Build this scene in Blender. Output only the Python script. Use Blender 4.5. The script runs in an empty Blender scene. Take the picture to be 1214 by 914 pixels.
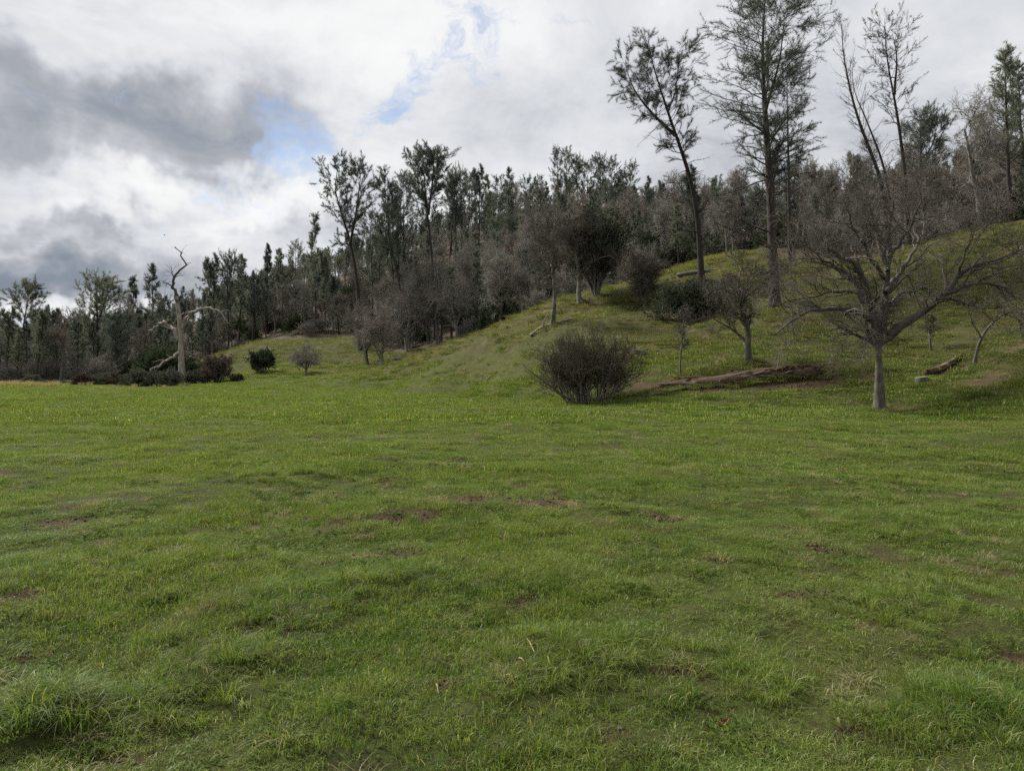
import bpy, math
import numpy as np
from mathutils import Vector

PI = math.pi
rad = math.radians
S = bpy.context.scene
C = S.collection

# ------------------------------------------------------------------ camera
CAM_H = 1.6
F = 850.0                       # focal length in photo pixels (1214 wide)
PITCH = math.atan(17.0 / F)     # looking slightly down
cam_d = bpy.data.cameras.new('camera')
cam_d.sensor_fit = 'HORIZONTAL'
cam_d.sensor_width = 36.0
cam_d.lens = 36.0 * F / 1214.0
cam_d.clip_start = 0.05
cam_d.clip_end = 6000
cam = bpy.data.objects.new('camera', cam_d)
C.objects.link(cam)
cam.location = (0, 0, CAM_H)
cam.rotation_euler = (PI / 2 - PITCH, 0, 0)
S.camera = cam


def ray(px, py):
    x = (px - 607.0) / F
    y = -(py - 457.0) / F
    c, s = math.cos(PITCH), math.sin(PITCH)
    return np.array([x, c + y * s, -s + y * c])


def W(px, py, Y):
    """point in the place seen in direction (px,py) at distance Y ahead"""
    d = ray(px, py)
    return np.array([0, 0, CAM_H]) + d * (Y / d[1])


def azel(px, py):
    d = ray(px, py)
    d = d / np.linalg.norm(d)
    return math.atan2(d[0], d[1]), math.asin(d[2])


# ------------------------------------------------------------------ world / sky
SUN_AZ, SUN_EL = rad(-52), rad(42)
w = bpy.data.worlds.new('World')
S.world = w
w.use_nodes = True
nt = w.node_tree
for n in list(nt.nodes):
    nt.nodes.remove(n)


class NG:
    def __init__(s, tree):
        s.t = tree

    def n(s, typ, **kw):
        node = s.t.nodes.new(typ)
        for k, v in kw.items():
            setattr(node, k, v)
        return node

    def l(s, a, b):
        s.t.links.new(a, b)

    def put(s, sock, v):
        if isinstance(v, bpy.types.NodeSocket):
            s.l(v, sock)
        else:
            sock.default_value = v

    def math(s, op, a, b=0.0, c=None, clamp=False):
        m = s.n('ShaderNodeMath', operation=op, use_clamp=clamp)
        s.put(m.inputs[0], a)
        s.put(m.inputs[1], b)
        if c is not None:
            s.put(m.inputs[2], c)
        return m.outputs[0]

    def vmath(s, op, a, b=(0, 0, 0)):
        m = s.n('ShaderNodeVectorMath', operation=op)
        s.put(m.inputs[0], a)
        s.put(m.inputs[1], b)
        return m.outputs[0]

    def noise(s, vec, scale, detail=4, rough=0.55, dist=0.0):
        m = s.n('ShaderNodeTexNoise')
        s.l(vec, m.inputs['Vector'])
        m.inputs['Scale'].default_value = scale
        m.inputs['Detail'].default_value = detail
        m.inputs['Roughness'].default_value = rough
        m.inputs['Distortion'].default_value = dist
        return m

    def mix(s, f, a, b, blend='MIX'):
        m = s.n('ShaderNodeMix', data_type='RGBA', blend_type=blend)
        s.put(m.inputs[0], f)
        for sock, v in ((m.inputs[6], a), (m.inputs[7], b)):
            if isinstance(v, (tuple, list)) and len(v) == 3:
                v = (*v, 1)
            s.put(sock, v)
        return m.outputs[2]

    def maprange(s, v, a, b, c=0.0, d=1.0, smooth=False):
        m = s.n('ShaderNodeMapRange', clamp=True)
        if smooth:
            m.interpolation_type = 'SMOOTHSTEP'
        s.put(m.inputs[0], v)
        for i, q in enumerate((a, b, c, d)):
            m.inputs[i + 1].default_value = q
        return m.outputs[0]


def build_sky():
    g = NG(nt)
    out = g.n('ShaderNodeOutputWorld')
    bg = g.n('ShaderNodeBackground')
    g.l(bg.outputs[0], out.inputs[0])
    sky = g.n('ShaderNodeTexSky', sky_type='NISHITA', sun_disc=False)
    sky.sun_elevation = SUN_EL
    sky.sun_rotation = SUN_AZ % (2 * PI)
    sky.altitude = 300
    sky.air_density = 1.0
    sky.dust_density = 0.6
    tc = g.n('ShaderNodeTexCoord')
    d = tc.outputs['Generated']
    sep = g.n('ShaderNodeSeparateXYZ')
    g.l(d, sep.inputs[0])
    x, y, z = sep.outputs
    az = g.math('ARCTAN2', x, y)
    el = g.math('ARCSINE', z)
    # cloud layer coordinates: the sky dome flattened on a plane (perspective of a cloud deck)
    zz = g.math('ADD', g.math('MAXIMUM', z, 0.0), 0.28)
    deck = g.n('ShaderNodeCombineXYZ')
    g.put(deck.inputs[0], g.math('DIVIDE', x, zz))
    g.put(deck.inputs[1], g.math('DIVIDE', y, zz))
    deckv = deck.outputs[0]
    ae = g.n('ShaderNodeCombineXYZ')
    g.put(ae.inputs[0], az)
    g.put(ae.inputs[1], el)
    # ragged edges: warp the angular coordinates by noise
    wn = g.noise(d, 5.0, 5, 0.6)
    warp = g.vmath('MULTIPLY', g.vmath('SUBTRACT', wn.outputs['Color'], (0.5, 0.5, 0.5)), (0.42, 0.28, 0.0))
    aew = g.vmath('ADD', ae.outputs[0], warp)

    def blob(px, py, sx, sy, rot=0.0):
        a, e = azel(px, py)
        m = g.n('ShaderNodeMapping', vector_type='TEXTURE')
        g.l(aew, m.inputs[0])
        m.inputs['Location'].default_value = (a, e, 0)
        m.inputs['Rotation'].default_value = (0, 0, rot)
        m.inputs['Scale'].default_value = (sx / F, sy / F, 1)
        t = g.n('ShaderNodeTexGradient', gradient_type='SPHERICAL')
        g.l(m.outputs[0], t.inputs[0])
        return g.maprange(t.outputs['Fac'], 0.0, 0.85, smooth=True)

    fb1 = g.noise(deckv, 1.1, 8, 0.64, 0.6).outputs['Fac']
    fb2 = g.noise(deckv, 3.6, 7, 0.62, 0.5).outputs['Fac']
    base = g.math('ADD', g.math('MULTIPLY', g.math('SUBTRACT', fb1, 0.5), 0.85),
                  g.math('MULTIPLY', g.math('SUBTRACT', fb2, 0.5), 0.75))
    br = g.math('ADD', base, 0.77)
    darks = [(170, 125, 330, 150, -0.05, 0.22), (225, 150, 190, 70, -0.2, 0.16), (60, 150, 260, 90, 0.0, 0.08), (110, 315, 360, 48, 0.0, 0.44),
             (60, 340, 330, 45, 0.0, 0.22),
             (25, 245, 70, 24, 0.0, 0.30), (420, 262, 120, 30, 0.1, 0.15), (760, 140, 260, 90, 0, 0.10),
             (1000, 150, 300, 160, 0, 0.10), (40, 100, 110, 60, 0, 0.12)]
    lights = [(250, 228, 230, 38, 0.05, 0.28), (330, 240, 120, 40, 0.1, 0.20), (90, 215, 120, 30, 0, 0.25),
              (330, 60, 260, 90, 0, 0.25), (60, 20, 160, 40, 0, 0.18), (560, 60, 260, 80, 0, 0.16),
              (120, 365, 220, 16, 0, 0.35), (870, 90, 60, 60, 0, 0.1), (1180, 60, 160, 90, 0, 0.06)]
    for p in darks:
        br = g.math('SUBTRACT', br, g.math('MULTIPLY', blob(*p[:5]), p[5]))
    for p in lights:
        br = g.math('ADD', br, g.math('MULTIPLY', blob(*p[:5]), p[5]))
    br = g.math('ADD', g.math('MULTIPLY', g.math('SUBTRACT', br, 0.66), 1.12), 0.66)
    # cloud colour by thickness
    cr = g.n('ShaderNodeValToRGB')
    els = cr.color_ramp.elements
    els[0].position = 0.0
    els[0].color = (0.072, 0.086, 0.106, 1)
    els[1].position = 1.0
    els[1].color = (0.405, 0.405, 0.400, 1)
    for v, c in ((0.10, (0.100, 0.116, 0.140)), (0.38, (0.172, 0.179, 0.195)), (0.68, (0.268, 0.277, 0.292)), (1.0, (0.352, 0.355, 0.357))):
        els.new((v + .2) / 1.7).color = (*c, 1)
    g.l(g.math('DIVIDE', g.math('ADD', br, .2), 1.7), cr.inputs[0])
    # blue holes
    hole = g.math('MULTIPLY', g.math('SUBTRACT', 0.45, fb1), 0.9)
    for p in [(352, 186, 125, 44, -0.30, 0.62), (470, 128, 95, 40, 0.5, 0.46), (585, 78, 130, 60, 0.6, 0.30),
              (455, 170, 50, 26, 0.3, 0.55), (540, 40, 110, 60, 0.5, 0.30), (250, 215, 90, 22, 0.0, 0.22), (690, 40, 120, 60, 0, .2)]:
        hole = g.math('ADD', hole, g.math('MULTIPLY', blob(*p[:5]), p[5]))
    smap = g.n('ShaderNodeMapping')
    g.l(aew, smap.inputs[0])
    smap.inputs['Rotation'].default_value = (0, 0, .45)
    smap.inputs['Scale'].default_value = (1, 3.2, 1)
    streak = g.noise(smap.outputs[0], 11.0, 6, 0.70, 0.25).outputs['Fac']
    hole = g.math('SUBTRACT', hole, g.math('MULTIPLY', g.math('SUBTRACT', streak, .28), 1.5))
    hf = g.maprange(hole, -0.25, 0.50, 0.0, 0.72, smooth=True)
    skyc = g.mix(1.0, sky.outputs[0], (0.046, 0.050, 0.054), 'MULTIPLY')
    col = g.mix(hf, cr.outputs[0], skyc)
    g.l(col, bg.inputs[0])
    bg.inputs[1].default_value = 1.0



build_sky()
sun_d = bpy.data.lights.new('sun', 'SUN')
sun_d.energy = 3.2
sun_d.angle = rad(13)
sun_d.color = (1.0, 0.95, 0.87)
sun = bpy.data.objects.new('sun', sun_d)
C.objects.link(sun)
sv = Vector((math.sin(SUN_AZ) * math.cos(SUN_EL), math.cos(SUN_AZ) * math.cos(SUN_EL), math.sin(SUN_EL)))
sun.rotation_euler = sv.to_track_quat('Z', 'Y').to_euler()
sun.location = sv * 100
S.view_settings.view_transform = 'Standard'
S.view_settings.look = 'None'
S.view_settings.gamma = 1.0
S.view_settings.use_curve_mapping = False
S.view_settings.exposure = 1.36
S.render.engine = 'CYCLES'
S.cycles.max_bounces = 4
S.cycles.diffuse_bounces = 2
S.cycles.transmission_bounces = 3
S.cycles.transparent_max_bounces = 8
S.cycles.use_denoising = False
S.cycles.sample_clamp_indirect = 1.5
S.cycles.sample_clamp_direct = 6.0
S.cycles.use_adaptive_sampling = True
S.cycles.adaptive_threshold = 0.012

# ------------------------------------------------------------------ numpy noise


def _hash(ix, iy, seed):
    h = (ix.astype(np.int64) * 374761393 + iy.astype(np.int64) * 668265263 + seed * 1442695041) & 0xffffffff
    h = ((h ^ (h >> 13)) * 1274126177) & 0xffffffff
    h = (h ^ (h >> 16)) & 0xffffff
    return h / float(0xffffff)


def vnoise(x, y, seed=0):
    x = np.asarray(x, float)
    y = np.asarray(y, float)
    ix = np.floor(x)
    iy = np.floor(y)
    fx = x - ix
    fy = y - iy
    fx = fx * fx * fx * (fx * (fx * 6 - 15) + 10)
    fy = fy * fy * fy * (fy * (fy * 6 - 15) + 10)
    a = _hash(ix, iy, seed)
    b = _hash(ix + 1, iy, seed)
    c = _hash(ix, iy + 1, seed)
    d = _hash(ix + 1, iy + 1, seed)
    return (a * (1 - fx) + b * fx) * (1 - fy) + (c * (1 - fx) + d * fx) * fy


def fbm(x, y, scale, octv=4, seed=0, gain=0.5):
    s = 0
    amp = 1.0
    tot = 0
    f = 1.0 / scale
    ca, sa = math.cos(0.6), math.sin(0.6)
    for o in range(octv):
        s = s + amp * vnoise(x * f + 17.3 * o, y * f - 9.1 * o, seed + o)
        tot += amp
        amp *= gain
        f *= 2.03
        x, y = ca * x - sa * y, sa * x + ca * y
    return s / tot


def sstep(a, b, v):
    t = np.clip((v - a) / (b - a), 0, 1)
    return t * t * (3 - 2 * t)


# ------------------------------------------------------------------ terrain
ctrl = []


def cp(px, py, Y):
    ctrl.append(tuple(W(px, py, Y)))


for X in (-120, -80, -50, -30, -15, -5, 3, 9):
    for Y in (-60, -30, -10, 0, 6, 12, 18, 25):
        ctrl.append((X, Y, 0.0))
for X, Y in ((-60, 35), (-35, 35), (-20, 35), (-10, 34), (-3, 34), (3, 33), (-60, 50), (-40, 50), (-25, 50), (-12, 50),
             (-5, 45), (-80, 70), (-60, 70), (-45, 70), (-32, 70), (-20, 68), (-110, 70), (-110, 40), (-160, 60)):
    ctrl.append((X, Y, 0.0))
for p in [
    # right foot and slope B
    (1214, 520, 17), (1130, 500, 22.6), (1043, 488, 28), (960, 475, 30), (880, 470, 31.5), (790, 468, 32.5),
    (770, 466, 33.8), (820, 461, 33.5), (880, 455, 33.2), (930, 449, 32.9), (970, 445, 32.6), (1093, 452, 29.5), (1140, 428, 31.5), (1103, 416, 33.5), (1154, 433, 30.5),
    (1214, 430, 28), (1214, 350, 35), (1214, 266, 46), (1100, 290, 48), (1050, 312, 49), (990, 335, 48), (918, 367, 44),
    (888, 431, 35), (940, 400, 39), (1000, 400, 37), (1100, 350, 40), (808, 448, 35.5), (800, 428, 38.5), (800, 414, 42),
    (860, 400, 42), (870, 378, 46), (1300, 500, 14), (1300, 250, 46), (1300, 380, 28),
    # knoll A
    (757, 421, 41), (712, 389, 48), (764, 364, 56), (815, 378, 50), (830, 334, 54), (687, 361, 60), (705, 352, 62),
    (655, 386, 52), (640, 367, 62), (600, 383, 64), (560, 402, 66), (500, 422, 73), (450, 439, 82), (750, 337, 69),
    (800, 320, 72), (870, 302, 73), (840, 312, 70), (560, 432, 56), (600, 441, 48), (640, 425, 46), (560, 461, 50), (480, 450, 66),
    (690, 440, 41), (690, 478, 35), (620, 470, 40), (730, 400, 46),
    # behind the knoll
    (453, 434, 90), (520, 408, 98), (545, 400, 102), (590, 386, 104), (390, 420, 108), (390, 436, 98), (362, 443, 88),
    (313, 441, 92), (440, 402, 118), (330, 415, 118), (650, 372, 82), (700, 352, 84), (760, 332, 90), (600, 392, 82),
    (540, 415, 85), (870, 305, 86), (960, 310, 62), (1050, 300, 62), (1150, 285, 60),
    # far spur and left edge
    (265, 428, 122), (300, 407, 130), (285, 440, 112), (258, 454, 88), (216, 453, 86), (150, 455, 90), (60, 455, 92),
    (0, 455, 95), (-150, 455, 95), (0, 448, 150), (120, 447, 150), (-200, 448, 150), (220, 436, 150), (0, 425, 260), (120, 415, 260),
    # the big hill
    (250, 385, 190), (330, 352, 200), (400, 328, 210), (500, 300, 230), (620, 247, 250), (720, 247, 250), (850, 272, 230),
    (620, 310, 150), (500, 350, 150), (400, 368, 160), (800, 285, 125), (720, 305, 120), (1000, 285, 90), (1000, 292, 170), (1214, 250, 80),
    (1214, 235, 150), (1350, 235, 80), (1350, 225, 150), (880, 292, 105), (400, 400, 130), (520, 378, 125), (640, 345, 115),
]:
    cp(*p)
for p in [(60, 20, 11), (60, 0, 9), (45, -30, 6), (90, 40, 24), (140, 0, 20), (25, -10, 1.0), (22, 4, 1.6), (24, 12, 2.6), (35, 10, 5.2),
          (-400, 100, 2), (-400, -200, 0), (0, -200, 0), (300, -200, 14), (400, 200, 60), (-300, 400, 24), (-100, 420, 40), (40, 340, 56),
          (150, 340, 54), (300, 340, 54), (100, 500, 50), (-300, 900, 30), (200, 900, 40), (700, 900, 50), (-900, 900, 20), (-1200, 0, 0),
          (1200, 0, 40), (0, -1200, 0), (0, 1600, 30)]:
    ctrl.append(p)
ctrl = np.array(ctrl)
_cx, _cy, _cz = ctrl[:, 0] / 100, ctrl[:, 1] / 100, ctrl[:, 2]


def _tps_k(r2):
    return 0.5 * r2 * np.log(np.maximum(r2, 1e-12))


_n = len(ctrl)
_A = np.zeros((_n + 3, _n + 3))
_A[:_n, :_n] = _tps_k((_cx[:, None] - _cx) ** 2 + (_cy[:, None] - _cy) ** 2) + np.eye(_n) * 2e-5
_A[:_n, _n:] = np.stack([np.ones(_n), _cx, _cy], 1)
_A[_n:, :_n] = _A[:_n, _n:].T
_sol = np.linalg.solve(_A, np.concatenate([_cz, np.zeros(3)]))


def h_tps(x, y):
    x = np.asarray(x, float)
    y = np.asarray(y, float)
    sh = x.shape
    xf = x.ravel() / 100
    yf = y.ravel() / 100
    out = np.zeros(len(xf))
    for i in range(0, len(xf), 40000):
        a, b = xf[i:i + 40000, None], yf[i:i + 40000, None]
        k = _tps_k((a - _cx) ** 2 + (b - _cy) ** 2)
        out[i:i + 40000] = k @ _sol[:_n] + _sol[_n] + _sol[_n + 1] * a[:, 0] + _sol[_n + 2] * b[:, 0]
    return out.reshape(sh)


# placed earth patches: (px, py, rx m, ry m, strength) on the flat meadow
def flat(px, py):
    d = ray(px, py)
    t = -CAM_H / d[2]
    return d[0] * t, d[1] * t


dirt_spots = []
for px, py, rx, ry, s in [(300, 757, .22, .17, 1.2), (112, 884, .17, .13, 1.3), (618, 714, .20, .14, 1.0), (560, 722, .15, .1, .8),
                          (480, 620, .50, .30, .8), (550, 600, .45, .3, .7), (655, 608, .5, .28, .75), (545, 798, .12, .09, 1.0),
                          (805, 800, .13, .1, 1.0), (1022, 868, .12, .07, 1.0), (860, 848, .06, .04, .7), (1205, 780, .15, .12, 1.0),
                          (20, 722, .2, .16, .9), (25, 772, .13, .1, .8), (205, 665, .3, .2, .6), (970, 655, .2, .15, .8),
                          (1110, 664, .35, .12, .9), (845, 668, .2, .15, .7), (85, 620, .5, .3, .5), (720, 866, .12, .1, .8),
                          (1195, 665, .3, .2, .8), (520, 820, .12, .1, .8), (940, 705, .25, .15, .6), (470, 660, .3, .2, .6), (790, 615, .35, .25, .5)]:
    x, y = flat(px, py)
    dirt_spots.append((x, y, rx, ry, s))
slope_dirt = []
for px, py, Y, rx, ry, s in [(790, 457, 34.8, 2.2, 1.2, 1.0), (870, 455, 33.0, 2.2, .6, .8), (950, 455, 31.8, 1.6, .7, .8), (975, 443, 33, 1.2, .7, .6),
                             (1128, 436, 31, 1.0, .9, 1.1), (1060, 437, 31.5, 1.2, .8, .6), (660, 405, 47, 2.5, 1.5, .45),
                             (850, 425, 37, 1.4, 1.2, .5), (1043, 489, 28, .9, .5, .6), (1205, 445, 27, 1.0, .8, .7), (697, 484, 34, 1.4, .7, .8),
                             (740, 445, 37, 1.8, 1.0, .6), (1180, 415, 30, 1.4, .8, .6)]:
    p = W(px, py, Y)
    slope_dirt.append((p[0], p[1], rx, ry, s))


def dirt_mask(x, y):
    wx = x + (fbm(x, y, .5, 3, 51) - .5) * .5
    wy = y + (fbm(x, y, .5, 3, 61) - .5) * .5
    m = np.zeros_like(np.asarray(x, float))
    for (a, b, rx, ry, s) in dirt_spots:
        q = ((x + (wx - x) * .35 - a) / rx) ** 2 + ((y + (wy - y) * .35 - b) / ry) ** 2
        m = np.maximum(m, s * np.exp(-q * q))
    wx = x + (fbm(x, y, 2.0, 4, 71) - .5) * 3.0
    wy = y + (fbm(x, y, 2.0, 4, 81) - .5) * 3.0
    for (a, b, rx, ry, s) in slope_dirt:
        q = ((wx - a) / rx) ** 2 + ((wy - b) / ry) ** 2
        m = np.maximum(m, s * np.exp(-q))
    sp = fbm(x, y, .55, 3, 95)
    sp2 = fbm(x, y, 4.0, 3, 93)
    m = np.maximum(m, sstep(.655, .82, sp + .25 * (sp2 - .5)) * .5)
    return np.clip(m, 0, 1)


fe_px = [-400, 0, 100, 200, 255, 300, 330, 400, 440, 475, 520, 560, 600, 640, 690, 740, 800, 880, 930, 1000, 1050, 1100, 1214, 1600]
fe_Y = [98, 98, 99, 99, 140, 150, 132, 124, 116, 100, 92, 86, 82, 78, 74, 78, 82, 78, 64, 55, 54, 53, 52, 52]


def forest_edge(x, y):
    px = 607 + F * x / np.maximum(y, 1)
    return np.interp(px, fe_px, fe_Y)


def forest_mask(x, y):
    y = np.asarray(y, float)
    e = forest_edge(x, y) + (fbm(x, y, 9, 3, 31) - .5) * 12
    return sstep(-4, 5, y - e)


HUM = []
for px, py, r, hgt in [(50, 842, .24, .09), (450, 700, .40, .05), (650, 690, .45, .06), (1150, 850, .40, .07), (300, 735, .5, .04), (330, 570, .8, .05),
                       (1040, 622, .6, .07), (640, 560, .9, .06), (275, 540, 1.0, .06), (900, 800, .4, .05), (700, 790, .4, .04), (240, 800, .5, .05),
                       (30, 690, .5, .05), (1080, 720, .6, .05)]:
    HUM.append((*flat(px, py), r, hgt))


def height(x, y, fine=True):
    x = np.asarray(x, float)
    y = np.asarray(y, float)
    z = h_tps(x, y)
    sl = sstep(.4, 3.0, z)
    # level the meadow
    z = np.where(z < .5, z * sstep(-.4, .5, z) + 0, z)
    z = z + sl * ((fbm(x, y, 9, 3, 5) - .5) * .7 + (fbm(x, y, 2.5, 3, 6) - .5) * .30 + (fbm(x, y, .9, 2, 9) - .5) * .22)
    # terracettes trodden along the slope
    z = z + sl * .09 * np.sin(z * 2 * PI / .75 + 5 * fbm(x, y, 4, 3, 7)) * sstep(0.35, .6, fbm(x, y, 7, 2, 8))
    z = z + (fbm(x, y, 3.0, 2, 11) - .5) * .16
    if fine:
        near = np.clip(1 - (np.hypot(x, y) - 20) / 60, 0, 1)
        z = z + near * ((fbm(x, y, .8, 3, 12) - .5) * .17 + (fbm(x, y, .25, 2, 13) - .5) * .055)
        for (a, b, r, hg) in HUM:
            z = z + hg * np.exp(-((x - a) ** 2 + (y - b) ** 2) / (r * r))
        for (a, b, rx, ry, s) in dirt_spots[:2] + dirt_spots[7:12]:
            z = z - .05 * np.exp(-((x - a) / rx) ** 2 - ((y - b) / ry) ** 2)
    return z


def H(x, y):
    return float(height(np.array([x]), np.array([y]))[0])


# ------------------------------------------------------------------ mesh helpers
def mesh_np(name, verts, faces, attrs=None, smooth=True):
    """faces: list of int arrays (m,k)"""
    me = bpy.data.meshes.new(name)
    verts = np.ascontiguousarray(verts, dtype=np.float32)
    me.vertices.add(len(verts))
    me.vertices.foreach_set('co', verts.ravel())
    faces = [f for f in faces if len(f)]
    loops = np.concatenate([f.ravel() for f in faces]).astype(np.int32)
    tot = np.concatenate([np.full(len(f), f.shape[1], np.int32) for f in faces])
    start = np.concatenate([[0], np.cumsum(tot)[:-1]]).astype(np.int32)
    me.loops.add(len(loops))
    me.loops.foreach_set('vertex_index', loops)
    me.polygons.add(len(tot))
    me.polygons.foreach_set('loop_start', start)
    me.polygons.foreach_set('loop_total', tot)
    if smooth:
        me.polygons.foreach_set('use_smooth', np.ones(len(tot), bool))
    for k, v in (attrs or {}).items():
        a = me.attributes.new(k, 'FLOAT', 'POINT')
        a.data.foreach_set('value', np.ascontiguousarray(v, dtype=np.float32))
    me.update()
    me.validate()
    return me


class MB:
    def __init__(s):
        s.v, s.f, s.n = [], [], 0
        s.a = []

    def add(s, v, f, a=None):
        if len(v) == 0:
            return
        s.v.append(v)
        for q in f:
            s.f.append(q + s.n)
        s.a.append(np.zeros(len(v)) if a is None else a)
        s.n += len(v)

    def mesh(s, name, attr=None, smooth=True):
        return mesh_np(name, np.concatenate(s.v), s.f, {attr: np.concatenate(s.a)} if attr else None, smooth)

    def tubes(s, P, R, sides=5, cap=False):
        """P (N,K,3) R (N,K)"""
        N, K = P.shape[:2]
        if N == 0:
            return
        T = np.gradient(P, axis=1)
        T /= np.linalg.norm(T, axis=2, keepdims=True) + 1e-9
        mean = P[:, -1] - P[:, 0]
        mean = mean / (np.linalg.norm(mean, axis=1, keepdims=True) + 1e-9)
        ref = np.where(np.abs(mean[:, 2:3]) > .75, np.array([[1., 0.13, 0]]), np.array([[0.07, 0, 1.]]))
        U = np.cross(T, ref[:, None, :])
        U /= np.linalg.norm(U, axis=2, keepdims=True) + 1e-9
        V = np.cross(T, U)
        ang = np.arange(sides) * 2 * PI / sides
        vs = P[:, :, None, :] + R[:, :, None, None] * (np.cos(ang)[None, None, :, None] * U[:, :, None, :] +
                                                       np.sin(ang)[None, None, :, None] * V[:, :, None, :])
        idx = np.arange(N * K * sides).reshape(N, K, sides)
        a = idx[:, :-1, :]
        b = np.roll(a, -1, axis=2)
        d = idx[:, 1:, :]
        c = np.roll(d, -1, axis=2)
        q = np.stack([a, b, c, d], -1).reshape(-1, 4)
        fs = [q]
        if cap:
            fs.append(idx[:, -1, :])
            fs.append(idx[:, 0, ::-1])
        s.add(vs.reshape(-1, 3), fs)


def resample(pts, K, smooth=True):
    pts = np.asarray(pts, float)
    d = np.concatenate([[0], np.cumsum(np.linalg.norm(np.diff(pts, axis=0), axis=1))])
    t = np.linspace(0, d[-1], K)
    out = np.stack([np.interp(t, d, pts[:, i]) for i in range(3)], 1)
    if smooth and K > 4:
        for _ in range(2):
            o = out.copy()
            o[1:-1] = (out[:-2] + 2 * out[1:-1] + out[2:]) / 4
            out = o
    return out


def grow(rng, P, R, n, t0, t1, a0, a1, length, K=4, wander=.2, up=.0, rr=.55, rmin=.003, tip=.25, plane=None, tpow=1.0, lvar=.35):
    """children of every path. length: float or function of t. returns paths, radii, t"""
    N, Kp = P.shape[:2]
    t = (np.arange(n)[None, :] + rng.random((N, n))) / n
    t = t0 + (t1 - t0) * t ** tpow
    f = t * (Kp - 1)
    i = np.clip(f.astype(int), 0, Kp - 2)
    fr = (f - i)[..., None]
    r_ = np.arange(N)[:, None]
    p0 = P[r_, i] * (1 - fr) + P[r_, i + 1] * fr
    T = P[r_, i + 1] - P[r_, i]
    T /= np.linalg.norm(T, axis=2, keepdims=True) + 1e-9
    pr = R[r_, i] * (1 - fr[..., 0]) + R[r_, i + 1] * fr[..., 0]
    rv = rng.normal(size=T.shape)
    if plane is not None:
        rv[..., 2] *= plane
    side = rv - T * np.sum(rv * T, 2, keepdims=True)
    side /= np.linalg.norm(side, axis=2, keepdims=True) + 1e-9
    a = a0 + (a1 - a0) * rng.random((N, n))
    d = np.cos(a)[..., None] * T + np.sin(a)[..., None] * side
    L = (length(t) if callable(length) else np.full(t.shape, length)) * (1 + lvar * rng.uniform(-1, 1, t.shape))
    M = N * n
    p0 = p0.reshape(M, 3)
    d = d.reshape(M, 3)
    L = L.reshape(M)
    out = np.zeros((M, K, 3))
    out[:, 0] = p0
    p = p0.copy()
    for k in range(1, K):
        d = d + wander * rng.normal(size=d.shape)
        d[:, 2] += up
        d /= np.linalg.norm(d, axis=1, keepdims=True) + 1e-9
        p = p + d * (L / (K - 1))[:, None]
        out[:, k] = p
    r0 = np.maximum(pr.reshape(M) * rr, rmin)
    rad_ = r0[:, None] * np.linspace(1, tip, K)[None, :]
    rad_ = np.maximum(rad_, rmin * tip)
    return out, rad_, t.reshape(M)


def tufts(rng, mb, pos, dirn, n, l0, l1, wdt, spread, diamond=False):
    M = len(pos)
    if M == 0:
        return
    p = np.repeat(pos, n, 0)
    d = np.repeat(dirn, n, 0) + spread * rng.normal(size=(M * n, 3))
    d /= np.linalg.norm(d, axis=1, keepdims=True) + 1e-9
    L = rng.uniform(l0, l1, (M * n, 1))
    sd = np.cross(d, rng.normal(size=d.shape))
    sd /= np.linalg.norm(sd, axis=1, keepdims=True) + 1e-9
    rnd = rng.random(M * n)
    if diamond:
        v = np.stack([p, p + d * L * .5 + sd * wdt / 2, p + d * L, p + d * L * .5 - sd * wdt / 2], 1)
        f = np.arange(M * n * 4).reshape(-1, 4)
        mb.add(v.reshape(-1, 3), [f], np.repeat(rnd, 4))
    else:
        v = np.stack([p + sd * wdt / 2, p - sd * wdt / 2, p + d * L], 1)
        f = np.arange(M * n * 3).reshape(-1, 3)
        mb.add(v.reshape(-1, 3), [f], np.repeat(rnd, 3))


def along(P, t):
    """points+tangents at params t (N,m) on paths P (N,K,3)"""
    N, K = P.shape[:2]
    f = t * (K - 1)
    i = np.clip(f.astype(int), 0, K - 2)
    fr = (f - i)[..., None]
    r_ = np.arange(N)[:, None]
    p = P[r_, i] * (1 - fr) + P[r_, i + 1] * fr
    T = P[r_, i + 1] - P[r_, i]
    T /= np.linalg.norm(T, axis=2, keepdims=True) + 1e-9
    return p.reshape(-1, 3), T.reshape(-1, 3)


# ------------------------------------------------------------------ materials
def new_mat(name):
    m = bpy.data.materials.new(name)
    m.use_nodes = True
    t = m.node_tree
    for n in list(t.nodes):
        t.nodes.remove(n)
    g = NG(t)
    out = g.n('ShaderNodeOutputMaterial')
    return m, g, out


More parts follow.
